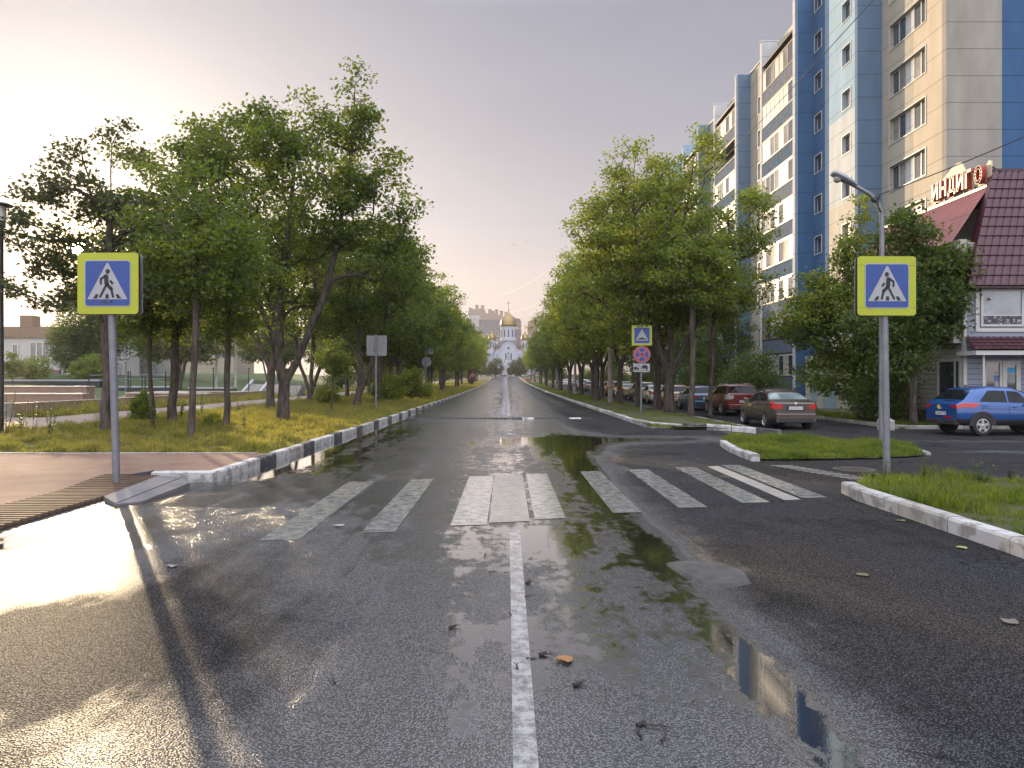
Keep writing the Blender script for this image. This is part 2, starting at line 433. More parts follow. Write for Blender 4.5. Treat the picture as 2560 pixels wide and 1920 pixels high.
def wetness(x, y):
    # crown of the road dries last on the left, the right third is almost dry
    w = 0.70 * (1 - sstep(1.0, 2.3, x - 0.035 * np.clip(y - 8, 0, 14))) + 0.04
    w = w + 0.40 * sstep(24, 60, y) * (1 - sstep(3.4, 4.4, x)) * (w < 0.5)
    w = w + 0.10 * gauss(x, 0.0, 1.2) + 0.15 * gauss(x, -0.15, 0.85) * sstep(5, 8, y)
    w = w - 0.30 * gauss(x, -2.6, 1.0) * (1 - sstep(8.0, 10.5, y + .5 * np.sin(x * 3)))
    c1 = 1.44 - 0.10 * sstep(7, 14, y)                       # wheel rut, right lane
    w = w + 0.08 * sstep(0.25, 0.55, x) * (1 - sstep(1.45, 1.75, x)) * sstep(3.2, 5.0, y + 0.9 * x) * (1 - sstep(9, 12, y))
    w = w + 0.60 * gauss(x, c1, 0.19) * (1 - sstep(15, 17, y)) * (0.72 + 0.28 * np.sin(y * 1.9 + 0.7)) * (y < 17)
    w = w + 0.10 * gauss(x, 1.0, 0.5) * sstep(3.6, 5.5, y) * (1 - sstep(10, 13, y))
    w = w + 0.22 * gauss(x, 0.05, 0.5) * gauss(y, 4.6, 0.8)    # shallow sheet on the centre line
    w = w + 0.15 * gauss(x, 0.45, 0.4) * gauss(y, 7.6, 0.9)
    w = w + 0.8 * np.exp(-((x - 1.9 - 0.10 * (y - 19)) / 0.95) ** 2 - ((y - 19.2) / 3.3) ** 2)
    w = w + 1.0 * np.exp(-((x - 3.4) / 2.6) ** 2 - ((y - 20.3 - 0.12 * (x - 3.4)) / 1.15) ** 2)
    w = w + 0.55 * np.exp(-((x - 1.42) / 0.33) ** 2 - ((y - 13.5) / 2.6) ** 2)
    w = w + 0.75 * gauss(x, -4.35, 0.42) * sstep(11, 13, y) * (1 - sstep(28, 42, y))
    w = w + 0.30 * gauss(x, -3.3, 0.9) * sstep(11, 14, y) * (1 - sstep(24, 30, y))
    w = w + 0.42 * np.exp(-((x + 4.8) / 0.45) ** 2 - ((y - 7.9) / 0.8) ** 2)
    w = w + 0.32 * np.exp(-((x + 3.9) / 1.0) ** 2 - ((y - 7.4) / 1.6) ** 2)
    w = w - 0.22 * (1 - sstep(4.6, 6.2, y + 0.3 * np.sin(x * 2))) * (1 - sstep(-1.6, -0.4, x))
    w = w - 0.14 * (1 - sstep(-3.6, -2.4, x)) * (y < 9.5) + 0.10 * sstep(22, 40, y) * gauss(x, -0.5, 3.0)
    w = w - 0.30 * np.exp(-((x + 2.2) / 1.2) ** 2 - ((y - 4.8) / 1.4) ** 2)
    w = w + 0.85 * np.exp(-((x - 12.8) / 1.9) ** 2 - ((y - 17.6 + 0.25 * (x - 12.8)) / 0.55) ** 2)
    w = w + 0.35 * np.exp(-((x - 14.0) / 3.5) ** 2 - ((y - 22.6) / 0.7) ** 2)
    return w
def growing(y0, y1, d0, k):
    ys = [y0]
    while ys[-1] < y1: ys.append(min(y1, ys[-1] + max(d0, abs(ys[-1]) * k)))
    return ys
ysr = growing(-9, 345, 0.12, 0.012)
def road_cond(x, y):
    left = np.where(y < 11.9, -5.35, -4.53)
    right = np.where(y > 250, 4.62 + (y - 250) * 0.02, 4.62)
    return (x > left) & (x < right)
xs_r = np.unique(np.concatenate([np.arange(-5.35, 4.621, 0.1385), [4.62, -4.53]]))
road = sheet('road', xs_r, ysr, 0.0, M_ASPH, road_cond, wetness)
# roundabout arm and cross street in front of the church
sheet('cross_street', np.arange(-60, 61, 4.0), np.arange(308, 319, 2.0), 0.012, M_ASPH, None, wetness)
def side_cond(x, y):
    a = (y < 25.2) & (y > 10.2)
    b = (x > 8.7) & (x < 14.6) & (y >= 25.2) & (y < 175)
    c = (x >= 14.6) & (y >= 25.2) & (y < 28.3)
    d = (y > 175) & (y < 178) & (x > 4.6) & (x < 14.6)
    return a | b | c | d
side = sheet('side_road', np.arange(4.62, 34, 0.26), growing(10.2, 178, 0.24, 0.012), 0.0, M_ASPH, side_cond, wetness)

# one ground sheet reaching the horizon
xsg = np.unique(np.concatenate([np.linspace(-1500, -60, 12), np.arange(-60, 61, 3.0), np.linspace(60, 1500, 12)]))
ysg = np.unique(np.concatenate([np.linspace(-300, -12, 5), np.arange(-12, 360, 4.0), np.linspace(360, 3000, 14)]))
sheet('ground', xsg, ysg, -0.07, M_SOIL)
# left side: pavement, verge, park path, lawn
def flat(name, x0, x1, y0, y1, dz, mat, st=2.0, cond=None):
    return sheet(name, np.unique(np.append(np.arange(x0, x1, st), x1)), np.unique(np.append(np.arange(y0, y1, st), y1)), dz, mat, cond)
pv = sheet('pavement', np.unique(np.append(np.arange(-40, -5.4, 0.7), [-6.33, -5.36])), np.arange(-9, 15.31, 0.3), 0.035, M_PAVE, lambda x, y: ~(((y > 11.9) & (x > -5.5)) | ((y < 11.9) & (x > -6.33) & (x < -5.37))))
co = np.empty(len(pv.data.vertices) * 3, np.float32); pv.data.vertices.foreach_get('co', co); co = co.reshape(-1, 3); co[:, 2] += 0.085 * sstep(10.6, 12.2, co[:, 1]); co[:, 2] = np.where((co[:, 0] > -5.37) & (co[:, 1] < 11.6), 0.004, co[:, 2]); pv.data.vertices.foreach_set('co', co.ravel())
flat('pavement', -5.55, -4.70, 11.98, 15.3, 0.123, M_PAVE, 1.0)
flat('grass_verge', -14.5, -4.70, 15.3, 305, 0.09, M_SOIL, 1.4)
flat('park_path', -18.4, -14.5, 15.3, 200, 0.10, M_PATH, 2.0)
flat('grass_verge', -20.4, -18.4, 30.2, 200, 0.09, M_SOIL, 2.0)
flat('park_path', -26, -18.4, 15.3, 30.2, 0.10, M_PATH, 2.0)
flat('lawn', -120, -20.4, 62, 250, 0.02, M_LAWN, 4.0)
flat('park_square', -90, -20.4, 30.2, 62, 0.012, M_PATH, 4.0)
# right side verges
flat('grass_verge', 4.78, 8.7, 26.0, 300, 0.10, M_SOIL, 0.8)
sheet('grass_verge', np.arange(5.4, 8.75, 0.3), np.arange(24.2, 26.01, 0.3), 0.10, M_SOIL, lambda x, y: (x - 5.2) + (y - 24.2) * 1.0 > 0.45)
flat('building_yard', 14.75, 60, 28.45, 300, 0.05, M_SOIL, 2.0)
ISL = [(5.15, 17.6), (4.82, 15.0), (5.3, 14.85), (7.4, 15.35), (8.75, 16.1), (9.2, 16.9), (10.3, 20.0), (9.6, 20.7), (6.3, 20.9), (5.6, 19.8)]
def inpoly(poly):
    P = np.array(poly)
    def f(x, y):
        x = np.asarray(x); y = np.asarray(y); r = np.zeros(x.shape, bool)
        for k in range(len(P)):
            (xa, ya), (xb, yb) = P[k], P[(k + 1) % len(P)]
            c = ((ya > y) != (yb > y)) & (x < (xb - xa) * (y - ya) / ((yb - ya) if yb != ya else 1e-9) + xa)
            r ^= c
        return r
    return f
isl = inpoly(ISL)
NEAR = [(4.80, -6), (4.80, 10.1), (5.0, 10.9), (5.5, 11.6), (6.6, 11.75), (30, 11.9), (30, -6)]
near = inpoly(NEAR)
sheet('grass_verge', np.arange(4.95, 10.3, 0.1), np.arange(15.1, 20.7, 0.1), 0.03, M_SOIL, isl)
sheet('grass_verge', np.arange(4.8, 30, 0.3), np.arange(-6, 12, 0.15), 0.09, M_SOIL, near)

# kerbs: painted concrete blocks
def kerb(name, pts, pattern, h=0.15, w=0.16, bl=1.0, z0=-0.08, side=1):
    "pts: road-side edge; the block lies to the left (side=1) or right (-1) of the direction"
    P = [Vector((p[0], p[1])) for p in pts]
    seg = []; L = 0
    for a, b in zip(P, P[1:]): seg.append((L, a, b, (b - a).length)); L += (b - a).length
    def at(s):
        for s0, a, b, l in seg:
            if s <= s0 + l + 1e-6: return a + (b - a) * ((s - s0) / l), (b - a).normalized()
        return seg[-1][2], (seg[-1][2] - seg[-1][1]).normalized()
    m = MB(); s = 0; k = 0; rnd = random.Random(3)
    while s < L - 0.05:
        step = bl * (1.0 if s < 60 else 2.0)
        e = min(L, s + step)
        a, _ = at(s + 0.012); b, d = at(e - 0.012)
        n = Vector((-d.y, d.x)) * side
        jit = rnd.uniform(-0.008, 0.008)
        za, zb = g(a.x, a.y), g(b.x, b.y); top = h + rnd.uniform(-0.008, 0.008)
        bv = 0.018
        vs = []
        for q, z in ((a, za), (b, zb)):
            q = q + n * jit
            for off, zz in ((0, z0), (0.0, top - bv * 1.6), (bv, top), (w - bv, top), (w, top - bv), (w, z0)):
                c = q + n * off; vs.append((c.x, c.y, z + zz))
        fs = [(j, j + 1, j + 7, j + 6) for j in range(5)] + [(5, 4, 3, 2, 1, 0), (6, 7, 8, 9, 10, 11)]
        if side < 0: fs = [tuple(reversed(f)) for f in fs]
        m.add(vs, fs, pattern[k % len(pattern)]); s = e; k += 1
    o = m.build(name, [M_KW, M_KD, M_KG])
    tag(o, kind='structure')
    return o
kerb('kerb', [(-4.53, 12.0), (-4.53, 60), (-4.53, 120), (-4.6, 180), (-5.0, 240), (-6.5, 300)], [0, 0, 1], 0.165, 0.17)
m = MB()   # front face of the corner: one long white block and a sunk sloping one
m.bbox(-5.53, -4.56, 11.84, 12.02, -0.05, 0.168, 0.018, 0)
m.add([(-5.56, 11.84, -.05), (-5.56, 12.0, -.05), (-6.35, 11.95, -.05), (-6.35, 11.8, -.05), (-5.56, 11.84, .175), (-5.56, 12.0, .175), (-6.35, 11.95, .05), (-6.35, 11.8, .05)],
      [(0, 3, 7, 4), (4, 7, 6, 5), (1, 5, 6, 2), (0, 4, 5, 1), (3, 2, 6, 7)], 1)
tag(m.build('kerb', [M_KW, M_KD, M_KG]), kind='structure')
m = MB(); m.box(-40, -5.0, 15.22, 15.34, -0.05, 0.135, 0)
tag(m.build('kerb_edging', M_KG), kind='structure')
kerb('kerb', [(4.62, 300), (4.62, 180), (4.62, 30), (4.66, 27.6), (4.85, 26.2), (5.2, 25.3), (5.7, 24.75)],
     [0, 2, 0, 0, 2, 0], 0.15, 0.16, 1.0, -0.1, 1)
kerb('kerb', [(5.7, 24.75), (6.5, 24.3), (7.4, 24.15), (8.7, 24.05)], [1, 0, 0, 1], 0.19, 0.16, 0.78, -0.3, 1)
kerb('kerb', [(8.55, 24.3), (8.6, 26), (8.6, 170)], [2], 0.12, 0.12, 1.0, -0.1, 1)
kerb('kerb', [(4.62, -6), (4.62, 10.0), (4.62, 10.3), (4.72, 10.75)], [0, 0, 2, 0, 2, 0], 0.16, 0.18, 1.0, -0.08, -1)
kerb('kerb', [(5.15, 18.4), (4.98, 17.4), (4.84, 16.2), (4.80, 14.9)], [0, 0, 0], 0.14, 0.16, 0.9, -0.08, 1)
kerb('kerb', [(30, 28.3), (14.65, 28.3), (14.65, 60), (14.65, 170)], [2], 0.13, 0.13, 1.0, -0.1, -1)
kerb('kerb', [(9.3, 16.7), (10.45, 20.0), (9.7, 20.85), (6.3, 21.05)], [2], 0.07, 0.10, 0.8, -0.1, 1)
kerb('kerb', [(-30, 322.0), (30, 322.0)], [0, 1], 0.45, 0.5, 3.0, 0, 1)

# left drain grating and plates at the foot of the crossing ramp
gr = MB()
y = -6.0
while y < 11.95:
    zg = 0.085 * float(sstep(10.6, 12.2, y)); gr.box(-6.31, -5.40, y, y + 0.045, 0.0 + zg, 0.045 + zg, 0); y += 0.13
yq = -6.0
while yq < 11.8: zg = 0.085 * float(sstep(10.6, 12.2, yq)); gr.box(-6.33, -5.38, yq, yq + .3, -0.06, -0.03 + zg, 1); yq += .3
tag(gr.build('drain_grating', [pm('rusty_iron', (0.11, 0.07, 0.045), 0.75, 0.0, var=0.3), pm('drain_pit', (0.012, 0.011, 0.01), 0.9)]),
    'long rusty drain grating with parallel bars in the pink pavement at left', 'drain grating')
m = MB()
m.add([(-5.34, 10.1, 0), (-4.96, 9.65, 0), (-4.96, 11.6, 0), (-5.34, 11.7, 0), (-5.34, 10.1, .055), (-4.96, 9.65, .035), (-4.96, 11.6, .115), (-5.34, 11.7, .13)],
      [(4, 5, 6, 7), (0, 1, 5, 4), (1, 2, 6, 5), (2, 3, 7, 6), (3, 0, 4, 7)], 0)
m.add([(-4.94, 9.6, 0), (-4.74, 9.9, 0), (-4.70, 11.3, 0), (-4.94, 11.6, 0), (-4.94, 9.6, .03), (-4.74, 9.9, .02), (-4.70, 11.3, .07), (-4.94, 11.6, .11)],
      [(4, 5, 6, 7), (0, 1, 5, 4), (1, 2, 6, 5), (2, 3, 7, 6), (3, 0, 4, 7)], 0)
tag(m.build('ramp_slab', [pm('slab_grey', (0.15, 0.14, 0.14), .75, var=.2, bump=.3, bs=60)]), 'tilted grey concrete ramp slabs beside the drain grating', 'ramp slab')

# ------------------------------------------------------------------ road markings
def quadsheet(name, quads, dz, mat, kind='structure'):
    V = []; F = []
    for q in quads:
        n = 8
        (x0, y0), (x1, y1), (x2, y2), (x3, y3) = q      # near-left, near-right, far-right, far-left
        b = len(V)
        for i in range(n + 1):
            t = i / n
            for (xa, ya), (xb, yb) in (((x0, y0), (x3, y3)), ((x1, y1), (x2, y2))):
                x = xa + (xb - xa) * t; yy = ya + (yb - ya) * t; V.append((x, yy, g(x, yy) + dz))
        for i in range(n): F.append([b + 2 * i, b + 2 * i + 1, b + 2 * i + 3, b + 2 * i + 2])
    o = mesh_np(name, V, F, mat); tag(o, kind=kind); return o
strp = []
for xc, w_ in ((-2.27, .39), (-1.35, .35), (-0.42, .40), (0.50, .36), (1.45, .36), (2.33, .37), (3.24, .38), (4.17, .36)):
    ya = 7.55 + (xc + 2.3) * 0.42; yb = 11.9 + (xc + 2.3) * 0.36
    strp.append(((xc - w_ / 2, ya), (xc + w_ / 2, ya + .05), (xc + w_ / 2, yb + .05), (xc - w_ / 2, yb)))
quadsheet('crosswalk_marking', strp, 0.004, M_PAINT)
M_PAINT2 = pm('faded_beige_paint', (0.26, 0.24, 0.21), 0.6, var=0.2, vs=6, dirt=((0.14, 0.13, 0.12), 12, 0.52))
quadsheet('crosswalk_marking', [((3.68, 10.1), (3.92, 10.15), (3.92, 14.1), (3.68, 14.0)), ((-0.20, 8.5), (0.26, 8.6), (0.26, 12.8), (-0.20, 12.7))], 0.004, M_PAINT2)
ln = [((0.02, -8), (0.125, -8), (0.13, 2), (0.025, 2)), ((0.025, 2), (0.13, 2), (0.14, 8.1), (0.03, 8.1))]
yy = 22.0
while yy < 31: ln.append(((0.02, yy), (0.16, yy), (0.16, yy + .8), (0.02, yy + .8))); yy += 1.6
yy = 33.0
while yy < 240:
    ln.append(((0.02, yy), (0.17, yy), (0.17, yy + 6), (0.02, yy + 6))); yy += 6.0
for k in range(8):
    a = k * 7 + 240; o1 = -0.035 * k * k * 0.35; o2 = -0.035 * (k + 1) ** 2 * 0.35
    ln.append(((o1, a), (o1 + .25, a), (o2 + .25, a + 7), (o2, a + 7)))
quadsheet('centre_line_marking', ln, 0.004, M_PAINT)
quadsheet('side_line_marking', [((6.6, 23.3), (6.65, 23.45), (12.0, 22.9), (12.0, 22.75)), ((6.7, 23.0), (9.5, 22.8), (9.5, 22.72), (6.7, 22.9))], 0.004, M_PAINT)
# tactile strip on the right path
ts = []
for k in range(14):
    t = k / 14; x = 4.9 + t * 0.75; yq = 14.2 - t * 2.4
    ts.append(((x, yq - .10), (x + .42, yq - .06), (x + .42, yq + .02), (x, yq - .02)))
quadsheet('tactile_strip', ts, 0.004, M_PAINT2)

# speed bump: rubber segments
m = MB()
n = 16
for k in range(n):
    x0 = -4.1 + k * 0.475; x1 = x0 + 0.465
    pr = [(-0.17, 0.0), (-0.12, 0.035), (-0.04, 0.052), (0.04, 0.052), (0.12, 0.035), (0.17, 0.0)]
    vs = [(x, 31.1 + a, b) for x in (x0, x1) for a, b in pr]
    m.add(vs, [(j, j + 1, j + 7, j + 6) for j in range(5)] + [(0, 5, 4, 3, 2, 1), (6, 7, 8, 9, 10, 11)], 1 if (k % 4 == 2 and k > 8) else 0)
m.build('speed_bump', [pm('black_rubber', (0.016, 0.016, 0.017), 0.6), pm('white_rubber', (0.5, 0.5, 0.48), 0.6, dirt=((0.1, 0.1, 0.1), 8, 0.5))])
tag(bpy.data.objects['speed_bump'], 'long black rubber speed bump across the wet road', 'speed bump')

# concrete patch, manhole
m = MB()
pp = [(1.38, 6.62), (1.62, 6.72), (1.86, 6.60), (1.98, 6.30), (1.93, 5.98), (1.72, 5.86), (1.52, 5.95), (1.44, 6.25)]
ring = [(x + random.uniform(-.01, .01), y + random.uniform(-.02, .02)) for x, y in pp]
cen = (1.68, 6.3)
top = [(cen[0] + (x - cen[0]) * .93, cen[1] + (y - cen[1]) * .93) for x, y in ring]
nn_ = len(ring)
m.add([(x, y, 0.0) for x, y in ring] + [(x, y, 0.022) for x, y in top], [tuple(range(nn_, 2 * nn_))] + [(k, (k + 1) % nn_, nn_ + (k + 1) % nn_, nn_ + k) for k in range(nn_)])
tag(m.build('concrete_patch', pm('patch_concrete', (0.075, 0.073, 0.07), 0.85, spec=.15, var=0.25, vs=8, bump=0.3, bs=50)), kind='structure')
m = MB()
m.lathe([(0.36, 0.0), (0.36, 0.018), (0.31, 0.022), (0.30, 0.012), (0.0, 0.014)], (6.15, 13.5, g(6.15, 13.5)), 28)
for k in range(6):
    m.box(-0.25, 0.25, -0.23 + k * 0.09, -0.20 + k * 0.09, 0.012, 0.02, 0, Matrix.Translation((6.15, 13.5, g(6.15, 13.5))))
tag(m.build('manhole_cover', pm('cast_iron', (0.10, 0.09, 0.08), 0.55, 0.5)), 'round iron manhole cover in the asphalt path by the right sign', 'manhole cover')

# fallen twigs and leaves on the road
tw_m = pm('wet_twig', (0.02, 0.014, 0.01), 0.5)
spots = [(0.17, 5.98, 1.1, .09), (0.13, 5.6, 0.3, .06), (0.03, 5.15, 1.5, .05), (0.62, 3.52, 0.1, .10), (0.60, 3.4, 2.0, .07), (0.68, 3.36, 0.6, .06), (0.37, 3.98, 0.5, .05), (0.11, 4.36, 0.2, .05),
         (0.06, 4.2, 2.2, .05), (0.21, 4.42, 0.0, .05), (1.28, 7.9, 0.4, .16), (-0.2, 6.9, 1.2, .05), (-0.35, 4.9, 0.9, .05), (-0.9, 4.0, 2.4, .06), (-0.15, 6.3, 0.2, .05), (0.75, 3.1, 1.9, .06), (1.15, 6.9, 2.6, .07), (0.95, 9.4, .4, .1)]
for k, (x, y, a, l) in enumerate(spots):
    m = MB(); rnd = random.Random(k); p = [Vector((x, y, 0.008))]
    for i in range(4):
        a += rnd.uniform(-.5, .5); p.append(p[-1] + Vector((math.cos(a) * l / 3, math.sin(a) * l / 3, rnd.uniform(-.003, .006))))
    m.tube(p, [.006, .005, .004, .003, .002], 5)
    q = p[2]; b = a + 0.9; m.tube([q, q + Vector((math.cos(b) * l * .4, math.sin(b) * l * .4, .006))], [.003, .002], 4)
    if k % 3 == 0: m.tube([p[0] - Vector((.02, .01, 0)), p[0] + Vector((.02, .012, .008))], [.012, .009], 6)
    o = m.build('twig', tw_m)
    tag(o, 'small dark broken twig lying on the wet asphalt', 'twig', 'twigs scattered on the wet road')
for k, (x, y, col) in enumerate([(0.33, 4.33, (0.28, 0.13, 0.04)), (-1.82, 8.3, (0.25, 0.25, 0.24)), (2.9, 6.2, (0.10, 0.10, 0.04)), (4.3, 7.2, (0.25, 0.28, 0.1)), (4.45, 8.6, (0.14, 0.2, 0.05)), (-2.85, 6.5, (0.22, 0.22, 0.21)), (3.3, 5.0, (0.12, 0.11, 0.09))]):
    vs = []; rnd = random.Random(40 + k)
    for i in range(9):
        an = 2 * math.pi * i / 9; r = (0.035 + 0.02 * (i % 2)) * rnd.uniform(.8, 1.2)
        vs.append((x + math.cos(an) * r * 1.3, y + math.sin(an) * r, 0.010 + rnd.uniform(0, .012)))
    o = mesh_np('fallen_leaf', vs + [(a_, b_, c_ + .002) for a_, b_, c_ in vs], [list(range(9)), list(range(17, 8, -1))] + [[i, (i + 1) % 9, 9 + (i + 1) % 9, 9 + i] for i in range(9)],
                pm('fallen_leaf_%d' % k, col, 0.5))
    tag(o, ['curled orange brown leaf beside the centre line', 'pale scrap lying between the two left crossing stripes', 'olive leaf lying on the drier right lane', 'pale green leaf lying in front of the right kerb',
            'dark green leaf against the foot of the right kerb', 'pale scrap lying on the sparkling left lane', 'grey beige leaf on the dry asphalt at right'][k], 'leaf')

# ------------------------------------------------------------------ grass blades
def blades(name, pts, h, w, mat, label, hv=0.45, lean=0.35, wide=0.0):
    "pts (n,2). One narrow triangle or bent blade each"
    n = len(pts)
    x = pts[:, 0]; y = pts[:, 1]; z = gz(x, y) + 0.04
    a = RNG.uniform(0, 2 * np.pi, n); hh = h * RNG.uniform(1 - hv, 1 + hv, n)
    # uneven tufts
    hh = hh * (0.75 + 0.5 * np.sin(x * 2.1 + np.sin(y * 1.7)) * np.sin(y * 2.7 + x) + 0.15 * np.sin(x * 9 + y * 7))
    hh = hh * (0.55 + 0.9 * np.clip(0.5 + 0.5 * np.sin(x * 3.7 + 2 * np.sin(y * 2.3)) * np.cos(y * 4.1 + x * 1.3), 0, 1)); hh = np.clip(hh, h * .2, None)
    ww = w * RNG.uniform(0.6, 1.4, n)
    if wide: k = RNG.uniform(0, 1, n) < wide; ww = np.where(k, ww * 3.5, ww); hh = np.where(k, hh * 0.8, hh)
    la = RNG.uniform(0, 2 * np.pi, n); ll = hh * lean * RNG.uniform(0.2, 1.6, n)
    dx, dy = np.cos(a) * ww / 2, np.sin(a) * ww / 2
    lx, ly = np.cos(la) * ll, np.sin(la) * ll
    v0 = np.stack([x - dx, y - dy, z], 1); v1 = np.stack([x + dx, y + dy, z], 1)
    v2 = np.stack([x + dx * .8 + lx * .4, y + dy * .8 + ly * .4, z + hh * .6], 1)
    v3 = np.stack([x - dx * .8 + lx * .4, y - dy * .8 + ly * .4, z + hh * .6], 1)
    v4 = np.stack([x + lx, y + ly, z + hh], 1)
    V = np.stack([v0, v1, v2, v3, v4], 1).reshape(-1, 3)
    b = np.arange(n)[:, None] * 5
    F = np.concatenate([b + np.array([[0, 1, 2]]), b + np.array([[0, 2, 3]]), b + np.array([[3, 2, 4]])], 0)
    o = mesh_np(name, V, F, mat)
    tag(o, label, 'grass', kind='stuff'); return o
def scatter(n, x0, x1, y0, y1, cond=None, bias=1.0):
    m = 0; out = []
    while m < n:
        x = RNG.uniform(x0, x1, n); u = RNG.uniform(0, 1, n) ** bias; y = y0 + (y1 - y0) * u
        p = np.stack([x, y], 1)
        if cond is not None: p = p[cond(p[:, 0], p[:, 1])]
        out.append(p); m += len(p)
        if len(p) == 0: break
    return np.concatenate(out)[:n]
blades('grass', scatter(56000, 4.86, 10.5, 4.5, 11.75, near), 0.17, 0.011, M_GRASSR, 'tall bright green grass and dandelion leaves behind the near right kerb', 0.5, 0.5, 0.07)
blades('grass', scatter(46000, 4.8, 10.4, 14.9, 20.9, isl), 0.13, 0.013, M_GRASSR, 'green grass island between the path and the side road', 0.5, 0.5, 0.04)
blades('grass', scatter(150000, -14.6, -4.74, 15.4, 48, None, 1.4), 0.17, 0.020, M_GRASSL, 'sunlit golden grass verge under the left row of trees', 0.5, 0.4, 0.03)
blades('grass', scatter(70000, -14.6, -4.74, 48, 180, None, 1.6), 0.22, 0.05, M_GRASSL, 'distant golden grass along the left kerb', 0.5, 0.4)
blades('grass', scatter(22000, -20.3, -18.3, 30.4, 110, None, 1.5), 0.32, 0.04, M_GRASSL, 'tall weedy grass in front of the slatted barrier', 0.6, 0.4, 0.05)
vr = lambda x, y: (y > 26) | ((x - 5.2) + (y - 24.2) > 0.6)
blades('grass', scatter(75000, 4.85, 8.55, 24.35, 55, vr, 1.3), 0.07, 0.018, M_GRASSR, 'short grass under the right row of trees', 0.5, 0.5)
blades('grass', scatter(40000, 4.85, 8.55, 55, 175, None, 1.5), 0.10, 0.045, M_GRASSR, 'distant short grass along the right kerb', 0.5, 0.5)
blades('grass', scatter(16000, 14.9, 17.4, 28.6, 60, None, 1.5), 0.12, 0.03, M_GRASSR, 'shaded grass strip in front of the shop', 0.5, 0.5)
# tall weeds along the edge of the left verge
def weed_mesh(seed, h):
    rnd = np.random.default_rng(seed); m = MB()
    V = []; F = []
    for s_ in range(3):
        ax = rnd.uniform(-.12, .12); ay = rnd.uniform(-.12, .12); hh = h * rnd.uniform(.7, 1.1)
        m.tube([(ax * .3, ay * .3, 0), (ax, ay, hh * .5), (ax * 1.6, ay * 1.6, hh)], [.008, .006, .003], 4, 0)
        for k in range(34):
            t = rnd.uniform(.15, 1); c = Vector((ax * (0.3 + 1.3 * t), ay * (0.3 + 1.3 * t), hh * t)); a = rnd.uniform(0, 6.28); l = rnd.uniform(.06, .12)
            d = Vector((math.cos(a), math.sin(a), rnd.uniform(-.2, .6))).normalized(); s2 = d.cross(Vector((0, 0, 1))).normalized() * l * .28
            m.add([c, c + d * l * .5 + s2, c + d * l, c + d * l * .5 - s2], [(0, 1, 2, 3)], 1)
    return m.build('weed', [M_BARK, M_LEAFB])
wl = ['leafy weed on the left verge, in front of the leftmost lamp post', 'leafy weed at the left verge edge, right of the lamp post']
wv = [weed_mesh(1, .75), weed_mesh(2, .6), weed_mesh(3, .9)]
wp = [(-13.9, 20.2), (-13.3, 20.9), (-12.7, 20.4), (-12.2, 22.6), (-11.0, 23.8), (-13.9, 23.2), (-13.6, 27.5), (-12.9, 30.0), (-13.4, 33.5), (-12.6, 36), (-13.9, 38.5), (-12.9, 44), (-13.7, 47), (-8.0, 23.2), (-13.2, 25.5), (-14.1, 30.5), (-11.9, 19.8), (-14.2, 21.6)]
for k, (x, y) in enumerate(wp):
    o = wv[k] if k < 3 else wv[k % 3].copy()
    if k >= 3: COL.objects.link(o)
    o.location = (x, y, g(x, y) + .07); o.rotation_euler = (0, 0, k * 1.3); sc_ = 0.8 + 0.5 * ((k * 37) % 10) / 10; o.scale = (sc_, sc_, sc_)
    tag(o, 'dark leafy weed standing in the tall grass of the left verge', 'weed', 'tall weeds in the left verge')

for k, (x, y, s_) in enumerate([(5.75, 11.55, .5), (5.35, 11.3, .35), (6.3, 11.5, .42), (7.0, 11.2, .5), (7.6, 11.5, .4), (5.3, 9.2, .32), (6.2, 8.6, .4), (7.2, 9.6, .36), (5.6, 7.4, .3)]):
    o = wv[k % 3].copy(); COL.objects.link(o); o.location = (x, y, g(x, y) + .06); o.rotation_euler = (.15 * math.sin(k), .2 * math.cos(k * 2), k * 1.7); o.scale = (s_ * 1.6, s_ * 1.6, s_)
    for kk in ('label', 'group'):
        if kk in o: del o[kk]
    tag(o, 'low broad leafy weed in the green grass behind the near right kerb', 'weed', 'broad leafy weeds in the near right grass')
